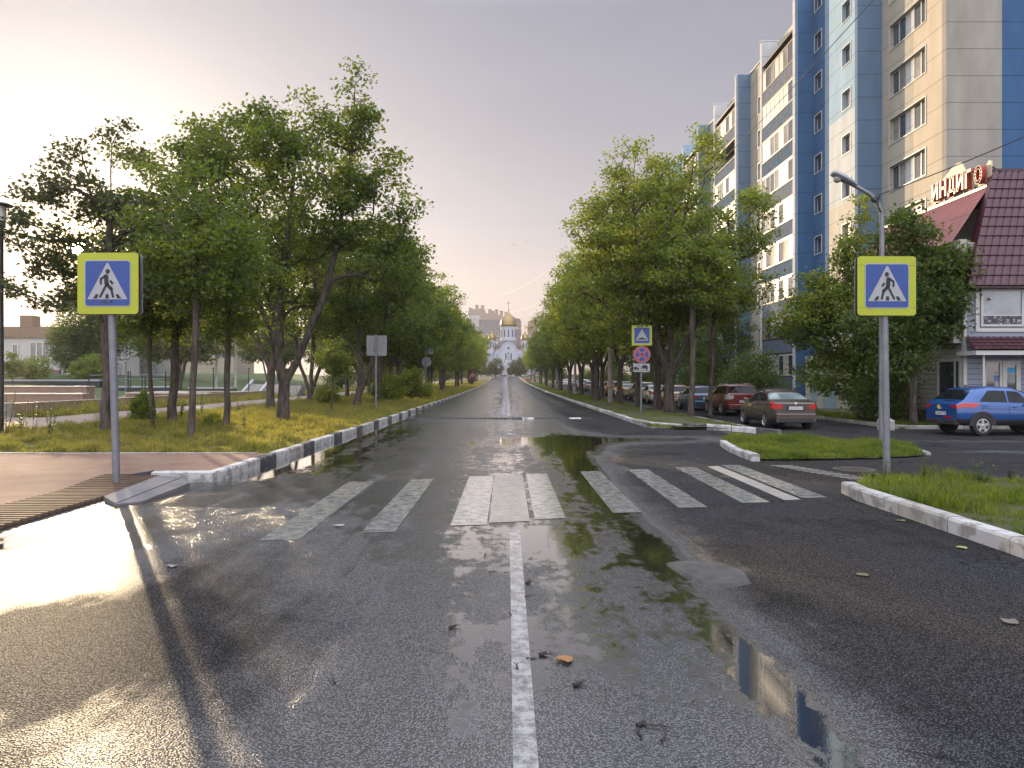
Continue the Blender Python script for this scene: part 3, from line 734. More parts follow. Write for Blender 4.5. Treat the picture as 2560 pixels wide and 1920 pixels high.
# ================================================================== TREES
def sample_env(env, n, rnd, shell=0.55):
    "points in a union of ellipsoids (cx,cy,cz,rx,ry,rz[,weight]) local to the tree, biased to the outside"
    vol = np.array([e[3] * e[4] * e[5] * (e[6] if len(e) > 6 else 1) for e in env]); vol = vol ** 0.8
    cnt = np.maximum(3, (n * vol / vol.sum()).astype(int)); out = []
    for e, c in zip(env, cnt):
        d = rnd.normal(size=(c, 3)); d /= np.linalg.norm(d, axis=1)[:, None]
        r = rnd.uniform(0, 1, c) ** (1 / 3) * (1 - shell) + shell * rnd.uniform(0.55, 1.06, c)
        out.append(d * r[:, None] * np.array(e[3:6]) + np.array(e[:3]))
    return np.concatenate(out)
def grow_tree(stems, env, n, seed, rbase, leaf=0.14, per=70, spread=0.36, shell=0.55, droop=0.0, rtip=0.008, maxseg=0.6, zmin=2.0, pl=0.30, flat=0.55):
    rnd = np.random.default_rng(seed)
    nodes = []; par = []; plen = []
    for si, st in enumerate(stems):
        prev = -1
        for i, p in enumerate(st):
            p = np.array(p, float)
            if i == 0:
                if si == 0: nodes.append(p); par.append(-1); plen.append(0.0); prev = 0
                else:
                    d = [np.linalg.norm(q - p) for q in nodes]; prev = int(np.argmin(d))
                continue
            a = nodes[prev]; L = np.linalg.norm(p - a); k = max(1, int(round(L / 0.7)))
            for j in range(1, k + 1):
                q = a + (p - a) * j / k + rnd.normal(size=3) * 0.03 * (j < k)
                nodes.append(q); par.append(prev); plen.append(plen[prev] + L / k); prev = len(nodes) - 1
    A = sample_env(env, n, rnd, shell)
    A = A[A[:, 2] > zmin]
    c0 = np.array(stems[0][-1])
    A = A[np.argsort(np.linalg.norm(A - c0 * np.array([1, 1, .8]), axis=1))]
    N = np.zeros((len(nodes) + len(A) * 14, 3)); N[:len(nodes)] = nodes; PL = np.zeros(len(N)); PL[:len(nodes)] = plen; cnt = len(nodes)
    par = list(par); tips = []
    zlow = min(e[2] - e[5] for e in env)
    for a in A:
        d = np.linalg.norm(N[:cnt] - a, axis=1)
        up = np.clip(N[:cnt, 2] - a[2] + 0.15, 0, None)
        low = np.clip(zmin * 0.8 - N[:cnt, 2], 0, None) * 6
        j = int(np.argmin(d + pl * PL[:cnt] + up * 1.0 + low)); p = N[j]; L = d[j]
        if L < 0.05: continue
        k = max(1, int(math.ceil(L / maxseg))); prev = j
        dirp = (p - N[par[j]]) if par[j] >= 0 else np.array([0, 0, 1.0])
        dirp = dirp / (np.linalg.norm(dirp) + 1e-9)
        c = p + dirp * L * 0.30 + (a - p) * 0.25 + np.array([0, 0, 0.08 * L]) + rnd.normal(size=3) * 0.05 * L
        for i in range(1, k + 1):
            t = i / k; q = (1 - t) ** 2 * p + 2 * t * (1 - t) * c + t * t * a
            N[cnt] = q; par.append(prev); PL[cnt] = PL[prev] + L / k; prev = cnt; cnt += 1
        tips.append(prev)
    N = N[:cnt]; par = np.array(par)
    w = np.zeros(cnt); w[tips] += 1; w[:] += 0.02
    for i in range(cnt - 1, 0, -1): w[par[i]] += w[i]
    rad = np.maximum(rtip, rbase * (w / w[0]) ** 0.46)
    # tubes
    e = np.arange(1, cnt); P0 = N[par[e]]; P1 = N[e]; r1 = rad[e]; r0 = np.minimum(rad[par[e]], r1 * 1.35)
    VV = []; FF = []; off = 0
    for big in (True, False):
        sel = (r1 > 0.045) if big else (r1 <= 0.045)
        if not sel.any(): continue
        a, b, ra, rb = P0[sel], P1[sel], r0[sel], r1[sel]; ns = 9 if big else 4
        d = b - a; L = np.linalg.norm(d, axis=1, keepdims=True); d = d / np.maximum(L, 1e-6)
        if big: b = b + d * rb[:, None] * 0.35
        x = np.cross(d, np.array([0.31, 0.95, 0.05])); x /= np.maximum(np.linalg.norm(x, axis=1, keepdims=True), 1e-6); y = np.cross(d, x)
        th = 2 * np.pi * np.arange(ns) / ns
        ring = x[:, None, :] * np.cos(th)[None, :, None] + y[:, None, :] * np.sin(th)[None, :, None]
        V = np.concatenate([a[:, None, :] + ring * ra[:, None, None], b[:, None, :] + ring * rb[:, None, None]], 1).reshape(-1, 3)
        k = np.arange(ns); q = np.stack([k, (k + 1) % ns, (k + 1) % ns + ns, k + ns], 1)
        F = (np.arange(len(a)) * 2 * ns)[:, None, None] + q[None]
        VV.append(V); FF.append(F.reshape(-1, 4) + off); off += len(V)
    V = np.concatenate(VV)
    fl = np.clip(1 - V[:, 2] / 0.5, 0, 1) ** 2 * 0.35      # root flare
    base = np.array(stems[0][0]); V[:, :2] = base[:2] + (V[:, :2] - base[:2]) * (1 + fl[:, None]); V[:, 2] = np.where(V[:, 2] <= 0.01, -0.15, V[:, 2])
    F = np.concatenate(FF)
    # leaves: flattened sprays round the twig ends and along the last twigs
    T = N[tips]; M1 = N[par[np.array(tips)]]
    cen = np.concatenate([T, (T * .5 + M1 * .5)[::2]])
    C = np.repeat(cen, max(8, int(per * .8)), 0); n = len(C)
    off_ = np.clip(rnd.normal(size=(n, 3)), -1.9, 1.9) * np.array([spread, spread, spread * flat]) * 0.88
    C = C + off_; C[:, 2] -= droop * (off_[:, 0] ** 2 + off_[:, 1] ** 2)
    C = C[C[:, 2] > 0.15]; n = len(C)
    nz = rnd.normal(size=(n, 3)) * 0.75 + np.array([0, 0, 0.9]); nz /= np.linalg.norm(nz, axis=1)[:, None]
    u = np.cross(nz, rnd.normal(size=(n, 3))); u /= np.linalg.norm(u, axis=1)[:, None]; v = np.cross(nz, u)
    s = leaf * rnd.uniform(0.6, 1.25, n)[:, None]
    fold = nz * s * 0.16
    LV = np.stack([C - u * s * .5, C - v * s * .42 + fold, C + u * s * .55, C + v * s * .42 + fold], 1).reshape(-1, 3)
    q = np.arange(n)[:, None] * 4
    LF = np.concatenate([q + np.array([[0, 1, 2]]), q + np.array([[0, 2, 3]])], 0)
    return V, F, LV, LF
def tree_meshes(tr, bark_m, leaf_m, tname='trunk', cname='crown'):
    V, F, LV, LF = tr
    t = mesh_np(tname, V, F, bark_m, smooth=True); c = mesh_np(cname, LV, LF, leaf_m)
    return t, c
def make_tree(name, x, y, tr, label, cat='tree', group=None, bark_m=None, leaf_m=None, rz=0.0, dz=0.06):
    root = empty(name, (x, y, g(x, y) + dz), rz, label, cat, group)
    t, c = tree_meshes(tr, bark_m or M_BARK, leaf_m or M_LEAFL); t.parent = root; c.parent = root
    return root
def place_copy(proto, x, y, s, rz, label, group=None, leaf_m=None, sz=None, dz=0.06):
    c = copy_tree(proto); c.location = (x, y, g(x, y) + dz); c.rotation_euler = (0, 0, rz); c.scale = (s, s, sz or s)
    for k in ('label', 'group'):
        if k in c: del c[k]
    tag(c, label, proto['category'], group)
    if leaf_m:
        for ch in c.children:
            if ch.name.startswith('crown'):
                ch.material_slots[0].link = 'OBJECT'; ch.material_slots[0].material = leaf_m
    return c
GL = 'street trees of the left row'; GR = 'street trees of the right row'
# --- big maple of the left row (forks low, two main limbs)
big = grow_tree([[(0, 0, 0), (0.02, 0, .8), (0.06, 0, 1.45)],
                 [(0.06, 0, 1.45), (-.22, .1, 2.3), (-.38, .1, 3.3), (-.1, .3, 5.2), (.2, .3, 8.0), (.6, 0, 10.5)],
                 [(0.06, 0, 1.45), (.55, -.1, 2.2), (1.0, -.2, 3.2), (1.45, -.3, 4.2), (2.1, -.3, 6.5), (2.6, -.2, 10.0), (2.75, -.2, 12.6)],
                 [(-.38, .1, 3.3), (-1.2, .2, 4.9), (-2.4, .2, 6.8), (-3.4, 0, 8.6)],
                 [(-.2, .2, 3.9), (-.9, -.6, 5.8), (-1.2, -1.2, 8.2)]],
                [(0.1, 0, 8.6, 4.0, 3.6, 3.0), (2.75, 0, 11.5, .8, .8, 1.9, 1.8), (-1.5, 0, 9.8, 2.4, 2.2, 1.9), (-4.1, 0, 9.8, 2.2, 1.4, .75, 1.6), (3.5, .2, 8.0, 1.9, 2.2, 2.5),
                 (-3.0, 0, 6.6, 1.7, 2, 2.0), (4.2, 0, 5.8, 1.3, 1.8, .8), (1.0, 0, 11.0, 2.6, 1.8, 1.3), (-1.5, .3, 5.3, 2.0, 1.6, 0.9)],
                430, 5, 0.21, 0.15, 62, 0.33, zmin=3.6)
make_tree('maple_tree', -8.4, 28.6, big, 'tallest dark maple of the left row, trunk forking low into two thick limbs', 'tree')
# --- leftmost dark lime tree
SUNGAP = True
t1 = grow_tree([[(0, 0, 0), (.05, 0, 1.5), (-.02, 0, 3), (.05, .1, 4.6), (.15, 0, 8.3)]],
               [(-1.0, .2, 5.6, 2.5, 1.9, 1.5), (-.5, 0, 7.2, 1.5, 1.2, 1.2), (.3, 0, 8.3, .5, .5, .8), (-1.9, 0, 4.1, 1.4, 1.3, .6), (-1.1, 0, 5.1, .9, .6, .6, 3), (-2.3, 0, 6.6, .8, .7, .5), (.9, 0, 6, 1.2, 1.4, 1.4), (.2, 0, 4.1, 1.3, 1.2, .5)],
               125, 8, 0.14, 0.13, 62, 0.26, zmin=3.2, pl=.2)
_LV = t1[2].reshape(-1, 4, 3); _c = _LV.mean(1) + np.array([-11.5, 21.9, .06]) - np.array([0, 0, 1.6])      # leaves cut along the eye's line to the sun so its disc shows
_sd = np.array(SUN_DIR); _d = np.linalg.norm(_c - (_c @ _sd)[:, None] * _sd, axis=1); _k = _d > 0.13; _LV = _LV[_k].reshape(-1, 3); _q = np.arange(len(_LV) // 4)[:, None] * 4
t1 = (t1[0], t1[1], _LV, np.concatenate([_q + np.array([[0, 1, 2]]), _q + np.array([[0, 2, 3]])], 0))
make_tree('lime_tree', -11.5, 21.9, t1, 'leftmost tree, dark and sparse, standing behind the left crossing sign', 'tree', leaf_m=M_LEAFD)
# --- slender trees of the front left
def slender(seed, h, r, cr, z0, lean=(0, 0), n=110, leaf=0.14):
    rr = random.Random(seed); lx, ly = lean
    st = [(0, 0, 0), (lx * .2 + rr.uniform(-.06, .06), 0, h * .2), (lx * .45 + rr.uniform(-.08, .08), ly * .4, h * .42), (lx * .8, ly * .8, h * .75), (lx, ly, h * .95)]
    return grow_tree([st], [(lx * .8, ly * .8, (h + z0) / 2, cr, cr, (h - z0) / 2), (lx * .5 + cr * .4, 0, z0 + (h - z0) * .35, cr * .8, cr, (h - z0) * .28), (lx * .5 - cr * .4, 0, z0 + (h - z0) * .5, cr * .8, cr, (h - z0) * .28)],
                     n, seed, r, leaf, 60, 0.30, zmin=z0, pl=.2)
make_tree('lime_tree', -12.2, 26.3, slender(21, 7.2, .075, 1.4, 2.6, (-.3, 0), 80), 'thin crooked tree between the leftmost tree and the next thick trunk', 'tree')
t3 = slender(22, 10.2, .15, 2.5, 2.7, (.2, .2), 170)
make_tree('lime_tree', -11.8, 26.9, t3, 'thick straight trunk, third from the left edge, under a dense crown', 'tree')
make_tree('lime_tree', -8.1, 19.5, slender(23, 7.6, .085, 1.45, 2.9, (.1, .2), 100, .12), 'slender tree nearest the pavement edge, with a slightly curved trunk', 'tree')
make_tree('lime_tree', -8.46, 22.9, slender(24, 7.3, .09, 1.5, 2.5, (.1, 0), 100, .12), 'slender leaning tree just left of the tallest maple', 'tree')
t7 = grow_tree([[(0, 0, 0), (0, 0, 1.2), (.05, 0, 2.0)], [(.05, 0, 2.0), (-.7, 0, 3.6), (-1.1, 0, 6), (-1.5, 0, 8.5)], [(.05, 0, 2.0), (.55, 0, 3.4), (.6, 0, 6), (.9, 0, 9)], [(.1, 0, 2.4), (.1, .4, 5), (0, .6, 8)]],
               [(0, 0, 7.3, 3.2, 3, 3.0), (-1.5, 0, 5.4, 2.2, 2, 1.4), (1.5, 0, 9.0, 2, 2, 1.8)], 210, 31, 0.2, 0.17, 50, 0.36, zmin=3.8)
make_tree('maple_tree', -12.0, 38.7, t7, 'forked maple just behind and left of the tallest maple', 'tree')
t8 = grow_tree([[(0, 0, 0), (0, 0, .5)], [(0, 0, .5), (-.8, 0, 3), (-1.1, 0, 5.5), (-1.2, 0, 8)], [(0, 0, .5), (.15, 0, 3), (.2, 0, 6), (.3, 0, 9)], [(0, 0, .5), (.7, .2, 2.6), (1.6, .2, 4), (2.2, 0, 7)]],
               [(0, 0, 7.0, 3.4, 3.2, 3.6), (2, 0, 6.5, 2.2, 2, 2)], 190, 32, 0.2, 0.19, 45, 0.38, zmin=2.9)
make_tree('maple_tree', -12.9, 50, t8, 'many stemmed tree standing back from the kerb, right of the tallest maple', 'tree')
make_tree('sapling', -8.3, 36, slender(33, 3.6, .04, .8, 1.6, (.2, 0), 26, .13), 'thin bare stemmed sapling in front of the leaning twin trunk tree', 'sapling')
tw = grow_tree([[(0, 0, 0), (.1, 0, .6)], [(.1, 0, .6), (.75, 0, 2.2), (1.5, 0, 4.2), (1.9, 0, 7)], [(.1, 0, .6), (.25, .1, 2.4), (.1, .1, 4.4), (-.3, 0, 7.5)], [(.25, .1, 2.4), (-.5, 0, 3.8), (-1.3, 0, 5.5)]],
               [(.5, 0, 7.6, 3.0, 2.9, 2.9), (1.8, 0, 5.2, 2.2, 2, 1.4), (-1.4, 0, 5.2, 1.8, 1.8, 1.5), (2.2, 0, 8.2, 2.0, 2.0, 2.2)], 240, 34, 0.19, 0.17, 48, 0.36, zmin=3.0)
pt_twin = make_tree('maple_tree', -8.4, 42.5, tw, 'leaning twin trunk maple behind the back of the grey square sign', 'tree')
# --- generic variants for both rows
def variant(seed, h, r, cr, z0, n=150, leaf=0.22, per=42, spread=.42, fork=2.4):
    rr = random.Random(seed)
    st = [[(0, 0, 0), (rr.uniform(-.1, .1), 0, fork * .6), (0, 0, fork)]]
    for k in range(3):
        a = k * 2.1 + rr.uniform(0, 1); q = rr.uniform(.5, .9)
        st.append([(0, 0, fork), (math.cos(a) * .6, math.sin(a) * .6, fork + 1.6), (math.cos(a) * cr * .4 * q, math.sin(a) * cr * .4 * q, h * .62), (math.cos(a) * cr * .5, math.sin(a) * cr * .5, h * .86)])
    env = [(0, 0, (h + z0) / 2, cr, cr, (h - z0) / 2)]
    for k in range(5):
        a = rr.uniform(0, 6.28); d = cr * .55
        env.append((math.cos(a) * d, math.sin(a) * d, rr.uniform(z0 + 1.3, h * .85), cr * .55, cr * .55, (h - z0) * .22))
    env.append((rr.uniform(-1, 1), rr.uniform(-1, 1), h - .6, cr * .35, cr * .35, 1.0))
    return grow_tree(st, env, n, seed, r, leaf, per, spread, zmin=z0)
vA = make_tree('maple_tree', -8.3, 49.7, variant(41, 12.2, .19, 3.7, 3.0, 210), 'maple of the left row with two dark trunks, between the two sign backs', 'tree')
vB = make_tree('maple_tree', -8.6, 56.5, variant(42, 11.4, .17, 3.4, 2.6, 180), 'left row maple beside the round sign back', 'tree')
vC = make_tree('lime_tree', -9.0, 63.5, variant(43, 12.6, .18, 3.6, 2.8, 190), 'left row tree next beyond the round sign back, with bushes at its foot', 'tree')
vD = make_tree('lime_tree', -12.6, 60, variant(44, 10.5, .15, 3.0, 2.6, 150), 'back row tree seen between the two sign backs, nearer the park path', 'tree')
for v_ in (vA, vB, vC, vD): v_['group'] = GL
PROT = [vA, vB, vC, vD]
rr = random.Random(5)
ordn = ['first', 'second', 'third', 'fourth', 'fifth', 'sixth', 'seventh', 'eighth', 'ninth', 'tenth', 'eleventh', 'twelfth', 'thirteenth', 'fourteenth', 'fifteenth', 'sixteenth', 'seventeenth', 'eighteenth', 'nineteenth', 'twentieth']
for k, y in enumerate([71, 78, 85.5, 93, 101, 109, 118, 127, 137, 148, 160, 172, 186, 202]):
    s = rr.uniform(.88, 1.06)
    place_copy(PROT[(k * 3 + 1) % 4], -8.4 + rr.uniform(-.6, .6), y, s, rr.uniform(0, 6.28), 'left row tree near the kerb, %s trunk beyond the round sign back' % ordn[k + 1], GL, M_LEAFR if k % 3 else None)
for k, y in enumerate([68, 76, 84, 94, 104, 116, 128, 142, 158]):
    place_copy(PROT[(k * 3) % 4], -13.0 + rr.uniform(-.8, .8), y, rr.uniform(.8, .95), rr.uniform(0, 6.28), 'back row tree along the park path, %s after the one between the sign backs' % ordn[k], GL)
# --- bushes
def bushmesh(seed, h, r, n=60, leaf=.13, per=60, spread=.28, zm=.25):
    rr2 = random.Random(seed)
    st = [[(0, 0, 0), (0, 0, .15)]]
    for k in range(6):
        a = k * 1.05 + rr2.uniform(-.3, .3); st.append([(0, 0, .15), (math.cos(a) * r * .3, math.sin(a) * r * .3, h * .4), (math.cos(a) * r * .6, math.sin(a) * r * .6, h * .8)])
    return grow_tree(st, [(0, 0, h * .52, r, r, h * .48), (r * .4, 0, h * .3, r * .7, r * .7, h * .3), (-r * .4, 0, h * .35, r * .7, r * .7, h * .35)], n, seed, .07, leaf, per, spread, zmin=zm, pl=.2, flat=.8)
bA = make_tree('bush', -6.9, 55.5, bushmesh(51, 2.3, 1.5, 60, .2, 40), 'round leafy bush right of the round sign back', 'bush', leaf_m=M_LEAFR)
bush2 = place_copy(bA, -7.9, 50.5, .8, 1.0, 'smaller light green bush left of the round sign back', None)
place_copy(bA, -10.8, 46, .55, 2.0, 'small bush between the twin trunk tree and the path')
place_copy(bA, -9.0, 23.3, .22, 1.4, 'small tuft of leaves at the foot of the slender leaning tree')
place_copy(bA, -13.1, 27.4, .27, .4, 'upright leafy shoot beside the third trunk', None, M_LEAFR, .5)
# --- right row
rb = grow_tree([[(0, 0, 0), (-.05, 0, .9), (0, 0, 1.8)],
                [(0, 0, 1.8), (-.5, 0, 3.0), (-1.1, 0, 4.6), (-1.5, -.1, 7), (-1.8, 0, 10.5), (-1.7, 0, 12.6)],
                [(0, 0, 1.8), (.1, .1, 4), (.3, 0, 7), (.9, 0, 10.5), (1.3, 0, 13.2)],
                [(0, 0, 1.8), (.9, .2, 3.6), (2.0, .2, 5.6), (3.0, 0, 8)],
                [(-.5, 0, 3.0), (-1.8, -.6, 4.2), (-3.4, -.8, 5.4), (-4.5, -.6, 6.0)],
                [(-1.1, 0, 4.6), (-2.2, .3, 6.6), (-3.0, .2, 9)]],
               [(-.6, 0, 8.6, 4.3, 3.6, 3.4), (-1.7, 0, 11.9, 1.7, 1.7, 1.6, 1.3), (1.5, 0, 12.4, 1.3, 1.3, 1.6, 1.2), (-3.6, 0, 9.2, 1.5, 1.8, 1.8), (-4.1, -.4, 6.3, 1.8, 1.8, 1.1), (3.6, 0, 9.3, 1.5, 2, 2.2),
                (3.0, 0, 6.3, 2.2, 2.0, 1.3), (-1.5, -1.0, 4.9, 2.6, 1.4, .9), (0, 0, 6.0, 3, 2.5, 1.6)],
               520, 61, 0.24, 0.15, 58, 0.34, zmin=3.6)
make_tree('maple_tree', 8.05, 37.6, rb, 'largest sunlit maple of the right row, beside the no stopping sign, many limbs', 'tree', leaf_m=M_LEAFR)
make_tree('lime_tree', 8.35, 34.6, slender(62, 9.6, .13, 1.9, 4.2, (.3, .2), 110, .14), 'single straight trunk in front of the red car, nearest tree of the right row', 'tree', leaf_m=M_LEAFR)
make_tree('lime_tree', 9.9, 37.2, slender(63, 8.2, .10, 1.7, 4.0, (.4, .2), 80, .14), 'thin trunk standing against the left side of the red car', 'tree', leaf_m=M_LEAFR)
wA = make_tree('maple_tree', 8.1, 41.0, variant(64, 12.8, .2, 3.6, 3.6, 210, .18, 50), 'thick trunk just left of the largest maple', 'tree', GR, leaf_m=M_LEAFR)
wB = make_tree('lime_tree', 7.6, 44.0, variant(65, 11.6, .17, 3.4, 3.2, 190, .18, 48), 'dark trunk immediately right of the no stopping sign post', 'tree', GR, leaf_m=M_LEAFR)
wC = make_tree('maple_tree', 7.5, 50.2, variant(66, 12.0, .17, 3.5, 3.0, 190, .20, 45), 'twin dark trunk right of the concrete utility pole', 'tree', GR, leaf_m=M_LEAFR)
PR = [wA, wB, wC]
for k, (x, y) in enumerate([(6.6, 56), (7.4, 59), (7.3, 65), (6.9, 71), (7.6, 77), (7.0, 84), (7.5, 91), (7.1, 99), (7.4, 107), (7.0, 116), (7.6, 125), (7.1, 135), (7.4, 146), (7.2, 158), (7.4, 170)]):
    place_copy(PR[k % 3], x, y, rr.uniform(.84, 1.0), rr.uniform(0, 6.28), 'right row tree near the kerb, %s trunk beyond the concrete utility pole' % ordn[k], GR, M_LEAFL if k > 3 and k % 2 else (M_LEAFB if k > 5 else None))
for k, (x, y) in enumerate([(7.0, 190), (7.4, 206), (7.2, 224), (9.8, 242), (-9.8, 219), (-10.5, 237)]):
    place_copy(PR[k % 3], x, y, rr.uniform(.8, .95), rr.uniform(0, 6.28), ['far right tree beyond the last signboard, nearest of four', 'far right tree, second beyond the last signboard', 'far right tree, third beyond the last signboard', 'last tree of the right row, before the roundabout',
               'far left tree beside the red poster case, nearer one', 'last tree of the left row, before the roundabout'][k], None, M_LEAFL if k > 3 else None)
# --- trees and shrubs in front of the flats
sp1 = grow_tree([[(0, 0, 0), (0, 0, 2), (.1, 0, 5), (-.1, 0, 9.6)], [(0, 0, 1.2), (.9, 0, 3), (1.8, .2, 5)], [(0, 0, 1.4), (-.9, -.2, 3.2), (-1.8, -.2, 5)]],
                [(0, 0, 4.2, 3.0, 2.4, 2.4), (-.2, 0, 7.2, 1.1, 1.0, 1.4), (-.1, 0, 9.0, .35, .35, 1.1, 2.0), (-1.9, 0, 5.4, 1.3, 1.3, 1.3), (-2.6, -.2, 4.2, 1.4, 1.3, 1.0), (1.9, 0, 3.4, 1.6, 1.6, 1.6), (-.6, -.5, 2.0, 2.6, 1.6, 1.2), (1.9, 0, 6.2, .7, .7, 1.0)],
                430, 71, .16, .15, 66, .32, zmin=.8)
make_tree('maple_tree', 15.9, 34.2, sp1, 'dense leafy maple with a pointed top, behind the brown saloon', 'tree', leaf_m=M_LEAFR)
sp2 = grow_tree([[(0, 0, 0), (0, 0, 2.6), (.1, 0, 5), (-.35, 0, 8.4)], [(0, 0, 1.4), (-.8, 0, 3.2), (-1.2, 0, 5.4)], [(.1, 0, 3), (1.0, -.3, 5), (1.5, -.3, 6.4)]],
                [(.2, 0, 5.0, 2.1, 1.4, 2.2), (-.3, 0, 7.2, 1.3, 1.1, 1.0), (.9, -.3, 6.4, 1.1, .8, .8), (-.35, 0, 8.5, .3, .3, .8, 2), (-1.1, 0, 4.0, 1.4, 1.2, 1.6), (1.1, -.4, 5.4, 1.2, .9, 1.4), (-.9, -.3, 2.6, 1.3, 1.0, 1.0)],
                300, 72, .13, .14, 62, .30, zmin=1.5)
make_tree('maple_tree', 15.75, 29.5, sp2, 'dark young maple behind the right crossing sign, against the grey shop', 'tree', leaf_m=M_LEAFB)
sb = make_tree('bush', 15.4, 31.2, bushmesh(73, 2.6, 1.3, 80, .11, 55), 'dense shrub between the brown saloon and the grey shop wall', 'bush', leaf_m=M_LEAFB)
place_copy(sb, 17.6, 35.6, 1.15, 1.0, 'shrub in front of the flats, left of the dense shrub by the shop')
place_copy(sb, 14.9, 45.5, 1.35, 2.0, 'dark rounded bush behind the red car')
place_copy(sb, 16.2, 52, 1.3, .7, 'bush behind the blue grey parked car')
for k, (x, y, s_) in enumerate([(16.5, 58, .7), (17.0, 66, .75), (16.5, 75, .72), (17.0, 86, .8), (16.6, 99, .8), (17, 115, .85), (17, 133, .9)]):
    place_copy(PR[(k + 1) % 3], x, y, s_, k * 1.3, 'courtyard tree behind the parked cars, %s along the flats' % ordn[k], 'courtyard trees behind the parked cars', M_LEAFB)
# --- park trees far left
bt = grow_tree([[(0, 0, 0), (0, 0, 3), (.2, 0, 8), (.2, 0, 13)]],
               [(0, 0, 7.5, 4.0, 3.5, 5.5), (-1.5, 0, 11, 2, 2, 2.6), (-.6, 0, 14, 1.0, 1.0, 1.8, 1.6), (2.6, 0, 6, 3, 3, 4.2), (-2.6, 0, 4.5, 2.6, 2.5, 3.2)], 330, 81, .2, .30, 55, .55, droop=.5, zmin=1.0, flat=1.1)
make_tree('birch_tree', -55.5, 101, bt, 'large drooping birch in front of the pale school building', 'tree', leaf_m=M_LEAFL, bark_m=M_BIRCH)
bt2 = grow_tree([[(0, 0, 0), (.2, 0, 4), (.6, 0, 9)], [(0, 0, .4), (-.8, 0, 4), (-1.6, 0, 8)], [(0, 0, .3), (1.0, 0, 4), (2.0, 0, 8)]],
                [(0, 0, 7.2, 5.0, 4.5, 4.2), (3, 0, 6, 3, 3, 3), (-3, 0, 6, 3, 3, 3)], 240, 82, .2, .32, 48, .6, zmin=2.0)
pk = make_tree('park_tree', -39.5, 92, bt2, 'wide multi stemmed park tree on the far lawn, behind the skate ramps', 'tree', leaf_m=M_LEAFL)
pk['group'] = 'trees at the far edge of the park'
for k, (x, y, s_, d_) in enumerate([(-48, 112, .95, 'right of the drooping birch'), (-36, 120, 1.0, 'behind the far steps'), (-42, 134, 1.1, 'furthest back behind the steps'), (-27, 118, .85, 'seen between the forked trunks'), (-31, 140, 1.1, 'at the back, seen between the forked trunks'),
                                (-24, 150, 1.0, 'behind the leaning twin trunk tree'), (-20, 175, 1.0, 'beyond the far end of the park path'), (-62, 128, .8, 'above the school roof'), (-80, 130, .75, 'at the far left behind the school roof'), (-19, 205, 1.0, 'close behind the red poster case')]):
    place_copy(pk, x, y, s_, k * 1.7, 'dark green park tree ' + d_, 'trees at the far edge of the park')
yb = make_tree('young_tree', -54.5, 84, slender(84, 4.2, .06, .9, .8, (0, 0), 34, .25), 'small young tree with yellowish leaves in front of the school, nearer the birch', 'tree', leaf_m=M_LEAFR)
place_copy(yb, -62.0, 88, 1.1, 2, 'small yellowish young tree in front of the school, further left')
place_copy(bA, -57.0, 92, 1.3, 2, 'large dark bush between the two young trees')
place_copy(bA, -50.8, 93, 1.5, 0.3, 'round bush at the foot of the drooping birch')
bw = grow_tree([[(0, 0, 0), (0, 0, 4), (.2, 0, 9)], [(0, 0, 3), (-1, 0, 5.2), (-1.6, 0, 6)]], [(0, 0, 9, 2.4, 2, 3)], 90, 83, .15, .3, 40, .5, zmin=5)
wb = make_tree('birch_tree', -36.2, 95, bw, 'thin white birch trunk seen between the thick left trunks, left one of two', 'tree', bark_m=M_BIRCH)
place_copy(wb, -34.2, 96, 1.05, 2, 'thin white birch trunk seen between the thick left trunks, right one of two')
# bushes in front of the church
for k, (x, y, s_, sz_, l) in enumerate([(-10.3, 303, 2.6, 2.7, 'dark bush left of the church, beside the green sign'), (-4.4, 303, 2.3, 3.1, 'grey green bush left of the church door'), (3.0, 303, 1.7, 2.8, 'tall dark bush right of the church door'), (5.6, 303, 2.0, 3.2, 'dark bush at the right corner of the church')]):
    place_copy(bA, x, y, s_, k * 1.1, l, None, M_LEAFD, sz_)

for k, y in enumerate([57, 64, 71, 79, 88, 97, 107, 118, 131, 146, 163]):
    place_copy(sb, 15.9 + (k % 3) * .8, y, 1.2 + .25 * (k % 3), k * 1.9, 'dark shrub behind the parked cars, %s in the line beyond the blue grey car' % ordn[k], 'shrubs behind the parked cars')
for k, (x, y) in enumerate([(-22.5, 104), (-21.5, 118), (-20.5, 134), (-19.5, 150), (-17.5, 172), (-15.5, 192), (-13.5, 214), (-12.5, 240), (12.5, 188), (12.5, 206), (13, 228), (13, 255)]):
    place_copy(sb, x, y, 1.7 + .25 * (k % 3), k * 1.9, ('dark shrub at the far side of the park path, %s along it' % ordn[k]) if k < 8 else ('dark shrub at the far right of the avenue, %s of four' % ordn[k - 8]), None)
